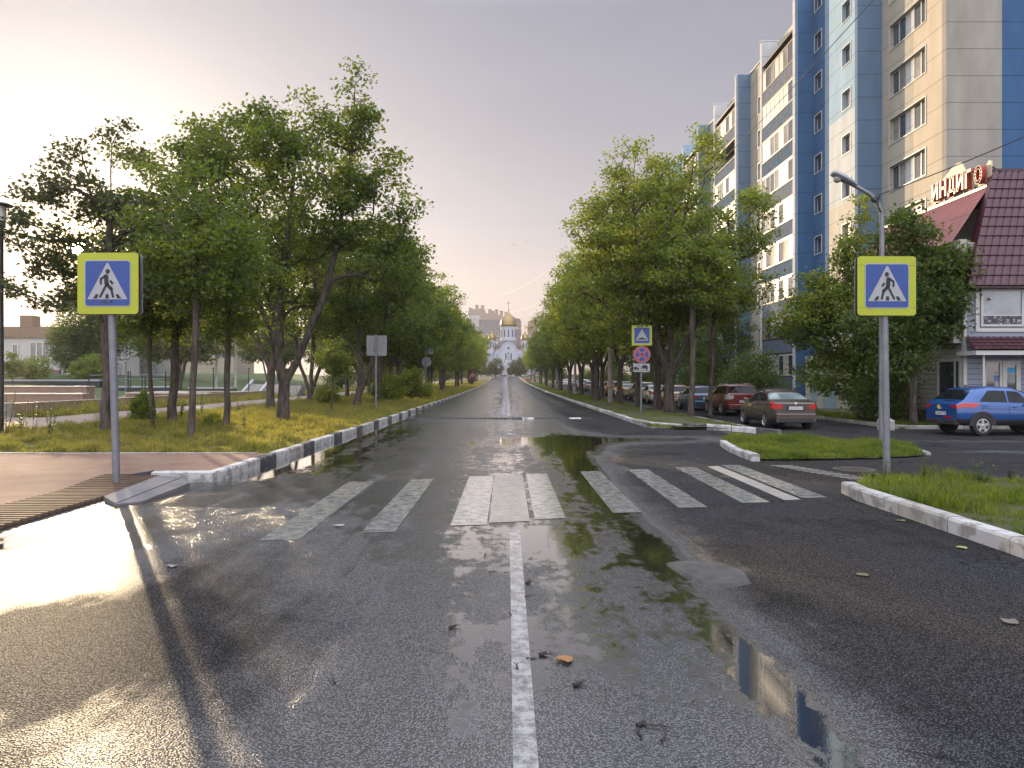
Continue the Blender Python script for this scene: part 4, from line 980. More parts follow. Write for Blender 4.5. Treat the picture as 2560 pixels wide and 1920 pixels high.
# ================================================================== SIGNS, LAMPS, WIRES
M_YG = pm('fluorescent_yellow_green', (0.37, 0.42, 0.02), 0.45, var=0.05, vs=6)
M_BLUE = pm('sign_blue', (0.012, 0.055, 0.26), 0.35, var=0.1, vs=6)
M_WHT = pm('sign_white', (0.33, 0.345, 0.37), 0.45, var=0.08, vs=8)
M_BLK = pm('sign_black', (0.012, 0.012, 0.016), 0.5, var=0)
M_RED = pm('sign_red', (0.45, 0.015, 0.02), 0.4, var=0.05)
M_BACK = pm('sign_back_grey', (0.26, 0.27, 0.28), 0.5, 0.4, var=0.12, vs=5, dirt=((0.15, 0.15, 0.15), 6, 0.55))
FR = Matrix.Rotation(R(90), 4, 'X')     # xy of a flat drawing -> xz facing the camera (-Y)
def rrect(w, h, r, cx=0, cy=0, n=5):
    p = []
    for sx, sy, a0 in ((1, -1, -90), (1, 1, 0), (-1, 1, 90), (-1, -1, 180)):
        for k in range(n + 1):
            a = R(a0 + 90 * k / n); p.append((cx + sx * (w / 2 - r) + r * math.cos(a), cy + sy * (h / 2 - r) + r * math.sin(a)))
    return p
def capsule(a, b, w, n=5, sq=False):
    a = Vector(a); b = Vector(b); d = (b - a).normalized(); t = math.atan2(d.y, d.x); p = []
    if sq:
        q = Vector((-d.y, d.x)) * w / 2; return [tuple(a - q), tuple(b - q), tuple(b + q), tuple(a + q)]
    for k in range(n + 1): an = t - math.pi / 2 + math.pi * k / n; p.append((b.x + w / 2 * math.cos(an), b.y + w / 2 * math.sin(an)))
    for k in range(n + 1): an = t + math.pi / 2 + math.pi * k / n; p.append((a.x + w / 2 * math.cos(an), a.y + w / 2 * math.sin(an)))
    return p
def disc(cx, cy, r, n=28, ry=None): return [(cx + r * math.cos(2 * math.pi * k / n), cy + (ry or r) * math.sin(2 * math.pi * k / n)) for k in range(n)]
def plate(name, polys, z0, z1, mat, parent, at=(0, 0, 0)):
    "flat drawing (x right, y up) facing -Y; z is the distance towards the viewer"
    m = MB()
    for p in polys: m.prism(p, z0, z1, 0, FR)
    return m.build(name, mat, parent, loc=at)
def walker(s, flip=1):
    "walking figure on the crossing: unit square of side s centred at 0"
    def P(x, y): return ((x - .5) * s * flip, (0.5 - y) * s)
    w = .082 * s
    L = [disc(*P(.49, .235), .048 * s, 20, .055 * s),
         capsule(P(.525, .345), P(.515, .52), .098 * s), capsule(P(.545, .335), P(.64, .40), .05 * s), capsule(P(.645, .395), P(.645, .51), .045 * s),
         capsule(P(.435, .44), P(.375, .515), .05 * s, sq=True),
         capsule(P(.505, .53), P(.41, .625), .075 * s), capsule(P(.41, .625), P(.37, .80), .052 * s), capsule(P(.545, .575), P(.66, .80), .048 * s)]
    stripes = [[P(.25, .745), P(.31, .745), P(.275, .84), P(.185, .84)], [P(.475, .745), P(.535, .745), P(.545, .84), P(.465, .84)], [P(.70, .745), P(.76, .745), P(.82, .84), P(.735, .84)]]
    return L, [list(reversed(x)) if flip > 0 else x for x in stripes]
def crossing_sign(name, x, y, zc, size, poleh, label, flip, lean=0.0, pr=.045, rot=0.0, double=True, dirty=False):
    root = empty(name, (x, y, g(x, y)), rot, label, 'road sign')
    m = MB(); m.tube([(0, 0, -.1), (lean * .5, 0, poleh * .5), (lean, 0, poleh)], pr, 14); m.tube([(0, 0, -.02), (0, 0, .04)], pr * 1.5, 14)
    m.build('pole', M_STEEL, root, smooth=True)
    lx = lean * zc / poleh
    pl = plate('board', [rrect(size, size, .05)], pr + .02, pr + .035, M_YG, root, (lx, 0, zc))
    fr = MB(); fr.prism(rrect(size + .012, size + .012, .052), -.02, .0, 0, FR)
    fr.build('edge_frame', M_DARKM, pl, loc=(0, -pr - .0, 0))
    if double: plate('rear_board', [rrect(size, size, .05)], -pr - .04, -pr - .02, M_BACK, root, (lx + (-.02 if flip < 0 else .035), 0, zc))
    plate('white_border', [rrect(size * .76, size * .76, .05)], pr + .037, pr + .039, M_WHT, pl)
    plate('blue_face', [rrect(size * .725, size * .725, .035)], pr + .041, pr + .043, M_BLUE, pl)
    s = size * .725
    tri = [(-.455 * s, -.36 * s), (.455 * s, -.36 * s), (.015 * s, .46 * s), (-.015 * s, .46 * s)]
    plate('white_triangle', [tri], pr + .045, pr + .047, M_WHT, pl)
    L, st = walker(s, flip)
    plate('walking_figure', L + st, pr + .049, pr + .051, M_BLK, pl)
    if not dirty:
        plate('seam', [[(-size / 2, yq), (-size * .385, yq), (-size * .385, yq + .003), (-size / 2, yq + .003)] for yq in (.32, -.34)] + [[(size * .385, yq), (size / 2, yq), (size / 2, yq + .003), (size * .385, yq + .003)] for yq in (.32, -.34)], pr + .0355, pr + .0365, M_BLK, pl)
    else:
        sm = MB(); rnd = random.Random(2)
        for k in range(16): sm.prism(disc(-.1 * s + rnd.uniform(-.05, .2) * s, -.435 * s + rnd.uniform(-.03, .035) * s, rnd.uniform(.006, .02), 9), pr + .0435, pr + .0445, 0, FR)
        sm.build('smear', pm('sign_smear', (0.06, 0.07, 0.12), 0.7), pl)
        for yq in (): pass
    for zz in (zc - .2, zc + .2):
        b = MB(); b.tube([(0, 0, -.02), (0, 0, .02)], pr * 1.25, 12); b.box(-.05, .05, -pr - .02, -pr * .6, -.02, .02); b.build('clamp', M_STEEL, root, loc=(lx, 0, zz))
    return root
crossing_sign('pedestrian_sign', -5.86, 11.45, 3.035, .915, 3.45, 'left yellow bordered pedestrian crossing sign, smeared at the bottom, on a leaning grey pole', -1, -.10, .055, R(-1), True, True)
crossing_sign('pedestrian_sign', 5.99, 12.0, 3.065, .925, 3.5, 'right yellow bordered pedestrian crossing sign on a grey pole in the grass', 1, -.06, .055, R(1.5))

# speed bump + no stopping + tow truck plate on one pole
root = empty('sign_post', (6.33, 35.9, g(6.33, 35.9) + .08), 0, 'post in the right verge with speed hump sign, no stopping sign and tow truck plate', 'road sign')
m = MB(); m.tube([(0, 0, -.1), (0, 0, 4.15)], .045, 12); m.build('pole', M_STEEL, root, smooth=True)
b1 = plate('speed_hump_board', [rrect(.95, .95, .04)], .06, .08, M_YG, root, (.02, 0, 3.60))
plate('white_border', [rrect(.76, .76, .03)], .082, .085, M_WHT, b1)
plate('blue_face', [rrect(.71, .71, .03)], .087, .09, M_BLUE, b1)
plate('white_triangle', [[(-.31, -.24), (.31, -.24), (.008, .31), (-.008, .31)]], .092, .095, M_WHT, b1)
plate('hump_figure', [[(-.25, -.19), (.25, -.19), (.25, -.165), (.16, -.16), (.11, -.125), (.04, -.10), (-.04, -.10), (-.11, -.125), (-.16, -.16), (-.25, -.165)]], .097, .10, M_BLK, b1)
b2 = plate('no_stopping_disc', [disc(0, 0, .40, 40)], .06, .08, M_RED, root, (.02, 0, 2.70))
plate('white_ring', [disc(0, 0, .392, 40)], .081, .082, M_WHT, b2)
plate('red_ring', [disc(0, 0, .375, 40)], .083, .085, M_RED, b2)
plate('white_ring', [disc(0, 0, .318, 40)], .087, .088, M_WHT, b2)
plate('blue_face', [disc(0, 0, .305, 40)], .09, .091, M_BLUE, b2)
cr_w = [capsule((-.215, -.215), (.215, .215), .095, sq=True), capsule((-.215, .215), (.215, -.215), .095, sq=True)]
plate('cross_border', cr_w, .093, .094, M_WHT, b2)
plate('red_cross', [capsule((-.24, -.24), (.24, .24), .062, sq=True), capsule((-.24, .24), (.24, -.24), .062, sq=True)], .096, .098, M_RED, b2)
b3 = plate('tow_truck_plate', [rrect(.79, .41, .05)], .06, .08, M_BLK, root, (.01, 0, 2.08))
plate('white_face', [rrect(.775, .395, .045)], .081, .083, M_WHT, b3)
plate('tow_truck_figure', [[(-.36, -.06), (-.12, -.06), (-.12, .0), (-.20, .0), (-.23, .04), (-.36, .04)], capsule((-.30, -.08), (-.30, -.081), .07), capsule((-.18, -.08), (-.18, -.081), .07), capsule((-.27, .05), (-.16, .13), .02), capsule((-.16, .13), (-.05, -.02), .016),
      capsule((-.05, -.02), (-.0, -.04), .016), [(-.02, .02), (.26, -.06), (.29, .02), (.27, .10), (.17, .13), (.07, .12), (.0, .06)], capsule((.06, -.03), (.061, -.03), .075), capsule((.24, -.08), (.241, -.08), .075), capsule((-.36, -.135), (.36, -.135), .012)], .085, .088, M_BLK, b3)
# backs of the signs for oncoming traffic
root = empty('road_sign', (-6.45, 37.6, g(-6.4, 37.6) + .08), 0, 'grey back of a large square sign on a pole in the left verge', 'road sign')
m = MB(); m.tube([(0, 0, -.1), (0, 0, 3.75)], .05, 12); m.build('pole', M_STEEL, root, smooth=True)
m = MB(); m.prism(rrect(1.0, 1.0, .05), -.075, -.055, 0, FR); m.box(-.03, .03, .04, .06, -.5, .5)
b = m.build('board', M_BACK, root, loc=(.02, 0, 3.2))
plate('seam', [[(-.004, -.5), (.004, -.5), (.004, .5), (-.004, .5)]], -.0545, -.053, M_BLK, b)
root = empty('road_sign', (-6.6, 62, g(-6.6, 62) + .08), 0, 'further pole in the left verge with the backs of a round and a narrow sign', 'road sign')
m = MB(); m.tube([(0, 0, -.1), (0, 0, 4.5)], .045, 12); m.build('pole', M_STEEL, root, smooth=True)
m = MB(); m.prism(disc(0, 0, .40, 28), -.075, -.055, 0, FR); m.build('round_board', M_BACK, root, loc=(.06, 0, 2.95))
m = MB(); m.prism(rrect(.42, .75, .04), -.075, -.055, 0, FR); m.build('square_board', M_BACK, root, loc=(.38, 0, 3.95))

# street lamp behind the right sign
LX, LY = 8.86, 18.0
root = empty('street_lamp', (LX, LY, g(LX, LY)), 0, 'grey street lamp with bent arm rising behind the right crossing sign', 'street lamp')
m = MB(); m.tube([(0, 0, -.1), (0, 0, .05)], .12, 12); m.tube([(0, 0, 0), (0, 0, 3.0), (0, 0, 5.45)], [.075, .065, .055], 14); m.build('pole', M_STEEL, root, smooth=True)
m = MB(); P_ = [(0, 0, 5.45), (-.015, 0, 5.62), (-.07, 0, 5.80), (-.17, 0, 5.95), (-.30, 0, 6.07), (-.52, 0, 6.20), (-.74, 0, 6.31)]
m.tube(P_, [.055, .052, .05, .05, .048, .046, .045], 12); m.build('arm', M_STEEL, root, smooth=True)
hd = Matrix.Translation((-.86, 0, 6.40)) @ Matrix.Rotation(R(27), 4, 'Y')
m = MB()
vs = []; pr_ = [(-.36, .10, .05, .045), (-.30, .14, .09, .06), (-.05, .15, .10, .07), (.15, .11, .08, .055), (.28, .07, .055, .045)]
for x, w_, zt, zb in pr_:
    for k in range(12):
        a = 2 * math.pi * k / 12; c_, s_ = math.cos(a), math.sin(a)
        vs.append(hd @ Vector((x, w_ * c_, (zt if s_ > 0 else zb) * s_)))
m.add(vs, [(i * 12 + k, i * 12 + (k + 1) % 12, (i + 1) * 12 + (k + 1) % 12, (i + 1) * 12 + k) for i in range(4) for k in range(12)] + [tuple(reversed(range(12))), tuple(range(48, 60))])
h_ = m.build('lamp_head', pm('lamp_shell', (0.24, 0.26, 0.29), 0.4, 0.2), root, smooth=True)
m = MB(); m.lathe([(0.10, 0), (.09, -.05), (.05, -.09), (0.01, -.10)], (0, 0, 0), 16, 0, hd @ Matrix.Translation((-.18, 0, -.055))); m.build('lens', pm('lamp_glass', (0.35, 0.36, 0.36), 0.1), h_, smooth=True)
m = MB(); rnd = random.Random(4)
for k in range(3): m.tube([(-.16 + k * .03, -.06, 5.93), (-.12, -.07, 5.80 - k * .05), (-.10 + k * .04, -.06, 5.62), (-.05 - k * .02, -.05, 5.72)], .006, 5)
m.tube([(-.20, 0, 5.9), (-.10, 0, 6.02)], .075, 12)
m.build('wire_clamp', M_DARKM, root)
# overhead wires
def wire(name, a, b, sag, rad, label, n=24):
    a = Vector(a); b = Vector(b); m = MB()
    pts = [a.lerp(b, i / n) - Vector((0, 0, sag * 4 * (i / n) * (1 - i / n))) for i in range(n + 1)]
    m.tube(pts, rad, 5); o = m.build(name, pm('wire_black', (0.015, 0.015, 0.016), .6, var=0)); tag(o, label, 'wire'); return o
wire('overhead_wire', (LX - .15, LY, g(LX, LY) + 6.02), (15.5, 12.0, 9.3), .35, .012, 'black wire from the street lamp arm up to the right edge')
wire('overhead_wire', (7.6, 13.0, 9.6), (6.8, 50, 10.4), .9, .010, 'long wire running from the top right down to the concrete pole in the right trees')
wire('overhead_wire', (7.2, 92, 16), (-4.0, 290, 33.6), 1.0, .035, 'topmost of three thin far wires passing near the church cross')
wire('overhead_wire', (8.4, 92, 13.1), (-1.0, 290, 27.0), 1.0, .035, 'middle one of three thin far wires passing near the church cross')
wire('overhead_wire', (9.0, 92, 10.4), (3.0, 290, 21.3), 1.0, .035, 'lowest of three thin far wires passing near the church cross')
# concrete pole in the right row
root = empty('utility_pole', (6.8, 50, g(6.8, 50) + .08), 0, 'concrete utility pole with rusty band standing among the right row of trees', 'utility pole')
m = MB(); m.tube([(0, 0, -.1), (0, 0, 10.4)], [.17, .11], 12); m.build('pole', pm('pole_concrete', (0.24, 0.22, 0.20), .85, var=.2, dirt=((0.25, 0.13, 0.08), 1.5, .52), bump=.2), root, smooth=True)
m = MB(); m.tube([(0, 0, .95), (0, 0, 1.05)], .175, 12); m.build('band', pm('rust', (0.3, 0.1, 0.05), .8), root)
for k, (x, y) in enumerate([(6.9, 77), (7.1, 108)]):
    root = empty('utility_pole', (x, y, g(x, y) + .08), 0, ['second, slimmer grey pole further along the right verge', 'farthest grey pole along the right verge'][k], 'utility pole')
    m = MB(); m.tube([(0, 0, -.1), (0, 0, 8.5)], [.16, .10], 10); m.build('pole', M_CONC, root, smooth=True)
    m = MB(); m.tube([(0, 0, .9), (0, 0, 1.0)], .17, 10); m.build('band', M_DARKM, root)
# park lamps
def park_lamp(x, y, h, r, label, dark=True):
    root = empty('park_lamp', (x, y, g(x, y) + .1), 0, label, 'park lamp')
    m = MB(); m.tube([(0, 0, -.1), (0, 0, h * .9)], [r, r * .85], 12); m.build('pole', M_DARKM if dark else M_STEEL, root, smooth=True)
    m = MB(); m.lathe([(r * 1.3, 0), (r * 1.5, h * .012), (r * 1.5, h * .03), (r * 1.1, h * .034)], (0, 0, h * .9), 14)
    m.build('collar', M_DARKM, root)
    m = MB(); m.lathe([(r * 1.7, 0), (r * 1.7, h * .07)], (0, 0, h * .93), 14); m.build('glass', pm('frosted_lamp', (0.55, 0.52, 0.47), .3, var=0), root, smooth=True)
    m = MB(); m.lathe([(r * 3.6, 0), (r * 3.8, h * .005), (r * 2.2, h * .014), (r * .5, h * .018)], (0, 0, h * .995), 20); m.build('disc_top', M_DARKM, root)
park_lamp(-14.35, 21.6, 6.45, .085, 'tall dark lamp post with a flat disc top at the left edge of the photo')
park_lamp(-39.5, 79, 3.4, .07, 'small thin park lamp far behind the second tree', False)
# poster case, far boards, railing
root = empty('poster_case', (-6.9, 150, g(-6.9, 150) + .05), 0, 'red framed advertising case with a pale ribbon shape, at the far left kerb', 'poster case')
m = MB(); m.box(-.35, .35, -.15, .15, -.1, .75); m.build('leg', M_DARKM, root)
m = MB(); m.bbox(-.78, .78, -.14, .14, .75, 3.0, .04); c_ = m.build('case', M_DARKM, root)
plate('poster', [rrect(1.32, 1.95, .04)], .145, .15, pm('poster_red', (0.16, 0.03, 0.02), .35), c_, (0, 0, 1.88))
plate('ribbon', [capsule((-.45, -.5), (.0, .3), .16), capsule((.0, .3), (.1, -.25), .14), capsule((.1, -.25), (.45, .15), .16), capsule((.15, .5), (.42, -.1), .12)], .152, .156, pm('poster_pale', (0.5, 0.46, 0.42), .4), c_, (0, 0, 1.88))
root = empty('signboard', (7.1, 178, g(7.1, 178) + .05), 0, 'grey traffic board on two posts beside the far end of the right kerb', 'road sign')
for x in (-.6, .6):
    m = MB(); m.tube([(x, 0, -.1), (x, 0, 3.3)], .05, 8); m.build('post', M_STEEL, root)
m = MB(); m.bbox(-1.0, 1.0, -.08, -.05, 2.3, 3.6, .01); b_ = m.build('board', M_BACK, root)
plate('board_mark', [[(-.5, -.3), (.5, -.3), (.3, .1), (.1, .25), (-.1, .25), (-.3, .1)]], .085, .09, pm('mark_grey', (0.09, 0.1, 0.12), .5), b_, (0, 0, 2.95))
root = empty('railing', (4.9, 165, g(4.9, 185)), 0, 'rusty pedestrian railing at the far end of the right kerb', 'railing')
m = MB()
for k in range(13): m.tube([(0.2 - k * .02, k * 2.5, -.3), (0.2 - k * .02, k * 2.5, 1.15 + g(5, 165 + k * 2.5) - g(5, 185))], .05, 6)
m.build('post', pm('railing_rust', (0.30, 0.14, 0.08), .7), root)
m = MB()
for zz in (.35, .7, 1.1): m.tube([(0.2 - k * .02, k * 2.5, zz + g(5, 165 + k * 2.5) - g(5, 185)) for k in range(13)], .035, 6)
m.build('rail', MATS['railing_rust'], root)
root = empty('pedestrian_sign', (-10.0, 296, g(-10, 296)), 0, 'tiny green edged crossing sign left of the church bushes', 'road sign')
m = MB(); m.tube([(0, 0, -.1), (0, 0, 3.4)], .06, 8); m.build('pole', M_STEEL, root)
plate('board', [rrect(1.1, 1.3, .05)], .07, .09, M_YG, root, (0, 0, 3.0))
m = MB(); m.box(2.45, 2.95, 297, 297.3, g(2.7, 297) - .1, g(2.7, 297) + .9); m.bbox(2.4, 3.0, 296.95, 297.35, g(2.7, 297) + .9, g(2.7, 297) + 1.0, .02)
tag(m.build('concrete_block', M_WHT), 'small white block in front of the tall bush right of the church door', 'block')
m = MB(); m.bbox(13.6, 14.05, 27.6, 28.0, g(13.8, 27.8) - .05, g(13.8, 27.8) + .38, .03); m.bbox(13.66, 13.99, 27.66, 27.94, g(13.8, 27.8) + .38, g(13.8, 27.8) + .42, .02)
tag(m.build('stone_block', M_CONC), 'short grey concrete block standing at the kerb in front of the shop', 'block')
# birds
for k, (px, py, d_) in enumerate([(1284, 612, 70), (1317, 604, 78), ]):
    x = (px - 1267) / 1905 * d_; z = 1.6 - (py - 949) / 1905 * d_; m = MB()
    m.tube([(-.0, -.12, 0), (0, 0, .02), (0, .14, 0)], [.01, .04, .015], 6)
    for s_ in (-1, 1): m.add([(0, .05, .02), (0, -.05, .02), (s_ * .15, -.03, .07), (s_ * .28, -.08, .02), (s_ * .15, .05, .07)], [(0, 1, 2), (0, 2, 4), (2, 3, 4)])
    o = m.build('bird', M_DARKM, loc=(x, d_, z)); tag(o, ['tiny dark bird in the sky, the left one of two', 'tiny dark bird in the sky, the right one of two'][k], 'bird')
# ================================================================== BUILDINGS
def panelmat(name, col, zs=1.4, zoff=0.0, ys=None, grime=.12, axis=1, seamc=.35):
    t = NT(name); p = t.xyz(t.pos())
    f = t.noise(1.2, 5, None, .6, (1, 1, .35)); f2 = t.noise(9, 4)
    c = t.mix(t.ramp(f, .3, .7), tuple(x * (1 - grime) for x in col), tuple(min(1, x * (1 + grime * .6)) for x in col))
    def seam(v, period, off, w):
        a = t.math('MODULO', t.math('ADD', v, 100 * period - off), period); return t.math('LESS_THAN', a, w)
    s = seam(p[2], zs, zoff, .035)
    if ys: s = t.math('MAXIMUM', s, seam(p[axis], ys, .0, .02))
    c = t.mix(t.math('MULTIPLY', s, 0.8), c, tuple(x * seamc for x in col))
    t.put(t.b.inputs['Base Color'], c); t.b.inputs['Roughness'].default_value = .8; t.b.inputs['Specular IOR Level'].default_value = .2
    h = t.math('SUBTRACT', 1.0, s); t.bump(t.math('ADD', h, t.math('MULTIPLY', f2, .12)), .6, .02)
    return t.mat
FZ = .62                                             # height of the lowest floor joint
MB_BEI = panelmat('panel_beige', (0.56, 0.48, 0.37), 1.4, FZ)
MB_BE2 = panelmat('panel_grey_beige', (0.42, 0.39, 0.32), 1.4, FZ)
MB_BLU = panelmat('panel_blue', (0.12, 0.19, 0.285), 1.4, FZ)
MB_BL2 = panelmat('panel_strong_blue', (0.055, 0.125, 0.25), 1.4, FZ)
MB_PAL = panelmat('panel_pale_blue', (0.32, 0.45, 0.56), 1.4, FZ)
MB_WH = panelmat('panel_white', (0.54, 0.56, 0.57), 1.4, FZ)
MB_CRE = panelmat('panel_cream', (0.55, 0.50, 0.42), 1.4, FZ)
M_FRM = pm('window_frame_white', (0.50, 0.50, 0.48), .45, var=.06)
M_FRB = pm('window_frame_brown', (0.20, 0.10, 0.06), .5, var=.1)
M_CURT = pm('curtain', (0.38, 0.35, 0.30), .8, var=.3, vs=7)
def glassmat(name, tint, rough=.04):
    t = NT(name); f = t.noise(.8, 3)
    t.put(t.b.inputs['Base Color'], t.mix(t.ramp(f, .4, .6), tint, tuple(x * 1.9 for x in tint)))
    t.b.inputs['Roughness'].default_value = rough; t.b.inputs['Specular IOR Level'].default_value = .9; t.b.inputs['IOR'].default_value = 1.6
    return t.mat
M_GL = glassmat('window_glass', (0.025, 0.032, 0.042)); M_GL2 = glassmat('window_glass_curtained', (0.16, 0.15, 0.13), .1)
flats = empty('apartment_block', (21, 60, 0), 0, 'ten storey panel apartment block in blue, beige and cream behind the right trees', 'apartment block')
def fpart(mb, name, mats, par=flats):
    o = mb.build(name, mats, par); o.location = -Vector(flats.location) if par is flats else (0, 0, 0); return o
ZR = 28.4; ZB = -.3; FH = 2.8
def wallseg(name, x, y0, y1, mat, z0=ZB, z1=ZR, th=.4, win=None):
    "win = (yc, w, h, [zc...]): real openings"
    m = MB()
    if not win: m.box(x, x + th, y0, y1, z0, z1); return fpart(m, name, mat)
    yc, w, h, zs = win; a, b = max(y0, yc - w / 2), min(y1, yc + w / 2)
    if a > y0: m.box(x, x + th, y0, a, z0, z1)
    if b < y1: m.box(x, x + th, b, y1, z0, z1)
    z = z0
    for zc in zs:
        q = min(z1, zc - h / 2)
        if q > z: m.box(x, x + th, a, b, z, q)
        z = max(z, min(z1, zc + h / 2))
    if z < z1: m.box(x, x + th, a, b, z, z1)
    return fpart(m, name, mat)
def frontseg(x0, x1, y, mat, z1=ZR, th=.35):
    m = MB(); m.box(x0, x1, y, y + th, ZB, z1); return fpart(m, 'wall', mat)
def fwin(x, yc, zc, w, h, panes, par=flats, rec=.20, gl=None, brown=False):
    "window in a wall whose outside plane is x and faces -X"
    m = MB(); o_ = .06
    for (a, b, c, d) in ((yc - w / 2 - o_, yc - w / 2, zc - h / 2 - o_, zc + h / 2 + o_), (yc + w / 2, yc + w / 2 + o_, zc - h / 2 - o_, zc + h / 2 + o_),
                         (yc - w / 2, yc + w / 2, zc + h / 2, zc + h / 2 + o_), (yc - w / 2, yc + w / 2, zc - h / 2 - o_, zc - h / 2)):
        m.box(x - .04, x - .003, a, b, c, d)
    fr = fpart(m, 'window', M_FRM)
    x = x + rec
    n = len(panes); tot = sum(p[0] for p in panes); y = yc - w / 2
    mg = MB(); mf = MB()
    for wd, kind in panes:
        pw = w * wd / tot
        if kind == 'p':
            if mg.v: mg.build('pane', [M_GL, M_GL2], fr); mg = MB()
            mf.box(x - .012, x - .004, y, y + pw, zc - h / 2, zc + h / 2, 2)
        else:
            mg.box(x - .006, x - .002, y, y + pw, zc - h / 2, zc + h / 2, 1 if kind == 'c' else 0)
            b_ = .05
            mf.box(x - .035, x - .008, y, y + b_, zc - h / 2, zc + h / 2, 1 if brown else 0); mf.box(x - .035, x - .008, y + pw - b_, y + pw, zc - h / 2, zc + h / 2, 1 if brown else 0)
            mf.box(x - .034, x - .008, y + b_, y + pw - b_, zc - h / 2, zc - h / 2 + b_, 1 if brown else 0); mf.box(x - .034, x - .008, y + b_, y + pw - b_, zc + h / 2 - b_, zc + h / 2, 1 if brown else 0)
        y += pw
    a = mg.build('pane', [M_GL, M_GL2], fr); b = mf.build('sash', [M_FRM, M_FRB, MB_WH], fr)
    return fr
XA, XC, XF = 22.9, 21.4, 20.3
# end wall facing the camera: beige then blue
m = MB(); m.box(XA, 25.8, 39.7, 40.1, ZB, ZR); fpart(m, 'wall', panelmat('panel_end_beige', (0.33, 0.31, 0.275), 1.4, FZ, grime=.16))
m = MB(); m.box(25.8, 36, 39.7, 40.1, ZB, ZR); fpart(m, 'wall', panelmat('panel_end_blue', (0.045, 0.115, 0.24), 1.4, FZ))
ZWA = [2.35 + FH * k for k in range(10)]; ZWC = [2.45 + FH * k for k in range(10)]
wallseg('wall', XA, 40.1, 42.9, MB_BEI, win=(43.6, 3.9, 1.45, ZWA)); wallseg('wall', XA, 42.9, 46.5, MB_BE2, win=(43.6, 3.9, 1.45, ZWA))
frontseg(XC, XA + .4, 46.5, MB_BLU)
for z0, z1, mt in ((ZB, 12.8, MB_CRE), (12.8, 18.4, MB_WH), (18.4, ZR, MB_PAL)): wallseg('wall', XC, 46.85, 50.6, mt, z0, z1, win=(48.0, 1.15, 1.15, ZWC))
wallseg('wall', XC, 50.6, 53.2, MB_BL2, win=(52.35, 1.15, 1.15, ZWC))
frontseg(XF, XC + .4, 53.2, MB_BL2)
m = MB(); m.box(23.3, 36, 40.1, 110, ZB, ZR - .3); fpart(m, 'core', MB_BE2)
for fl in range(10):
    z = 2.3 + FH * fl + .05
    fwin(XA, 43.6, z, 3.9, 1.45, [(1, 'g'), (1, 'g' if fl % 3 else 'c'), (1.1, 'p'), (1, 'g' if fl % 2 else 'c'), (1, 'c' if fl % 4 == 1 else 'g')])
    fwin(XC, 48.0, z + .1, 1.15, 1.15, [(1, 'c' if fl % 3 == 0 else 'g')])
    fwin(XC, 52.35, z + .1, 1.15, 1.15, [(1, 'g')])
def loggia_bay(y0, y1, seed, plain=False):
    rnd = random.Random(seed)
    for ya in (y0, y1):
        m = MB(); m.box(XF - .06, XF + 1.6, ya, ya + .42, ZB, ZR + .05); m.box(XF - .12, XF + 1.6, ya - .03, ya + .45, ZR + .05, ZR + .15); fpart(m, 'fin', MB_WH if not plain else MB_PAL)
    wallseg('wall', XF + 1.25, y0 + .42, y1, MB_CRE)
    a, b = y0 + .42, y1
    m = MB(); m.box(XF - .02, XF + 1.4, a, b, 26.35, 26.5); fpart(m, 'balcony_roof', M_DARKM)
    for fl in range(10):
        z = 1.2 + FH * fl - .45
        if z + 2.6 > 27: break
        m = MB(); m.box(XF - .03, XF + 1.25, a, b, z - .10, z + .02, 1); m.box(XF - .02, XF + .04, a, b, z + .02, z + 1.08, 0)
        m.box(XF - .05, XF + .06, a, b, z + 1.08, z + 1.14, 1)
        # folded sheet lines
        for k in range(int((b - a) / .28)): m.box(XF - .032, XF - .02, a + .1 + k * .28, a + .13 + k * .28, z + .04, z + 1.06, 0)
        par = fpart(m, 'balcony', [pm('balcony_blue_%d' % (fl % 3), [(0.08, 0.15, 0.22), (0.12, 0.18, 0.24), (0.18, 0.22, 0.26)][fl % 3], .9, spec=.1, var=.2, dirt=((0.30, 0.15, 0.14), 3.2, .58 - .05 * (fl < 6))), M_DARKM])
        if rnd.random() < .12: continue
        br = rnd.random() < .35
        mf = MB(); mg = MB(); n = 7
        for k in range(n):
            q0 = a + (b - a) * k / n; q1 = a + (b - a) * (k + 1) / n
            mf.box(XF - .03, XF + .03, q0, q0 + .06, z + 1.14, z + 2.66)
            kind = rnd.choice([0, 0, 1, 1, 1, 2]); mg.box(XF - .004, XF + .004, q0 + .06, q1, z + 1.20, z + 2.58, kind)
        mf.box(XF - .03, XF + .03, b - .06, b, z + 1.14, z + 2.66); mf.box(XF - .028, XF + .028, a, b, z + 2.58, z + 2.70); mf.box(XF - .028, XF + .028, a, b, z + 1.142, z + 1.20)
        f_ = mf.build('glazing_frame', [M_FRB if br else M_FRM], par); mg.build('glazing', [M_GL, pm('balcony_white_panel', (0.40, 0.40, 0.38), .4, var=.1), M_GL2], par)
loggia_bay(53.55, 60.5, 1)
def back_bay(y0, y1, k):
    wallseg('wall', XC, y0, y1, MB_BE2 if k % 2 == 0 else MB_CRE, win=((y0 + y1) / 2 + .3, 1.3, 1.4, [2.4 + FH * q for q in range(9)]))
    frontseg(XF, XC + .4, y1, MB_BLU)
    for fl in range(9): fwin(XC, (y0 + y1) / 2 + .3, 2.3 + FH * fl + .1, 1.3, 1.4, [(1, 'g'), (1, 'c' if fl % 3 == k else 'g')])
back_bay(60.92, 66.9, 0)
loggia_bay(67.25, 74.2, 5)
back_bay(74.62, 80.2, 1)
loggia_bay(80.55, 87.5, 9, True)
m = MB(); m.box(XC, XC + .4, 87.9, 94, ZB, ZR); m.box(XF, XC + .4, 94, 94.3, ZB, ZR); m.box(XF + .2, XF + .6, 94.3, 110, ZB, ZR); fpart(m, 'wall', MB_PAL)
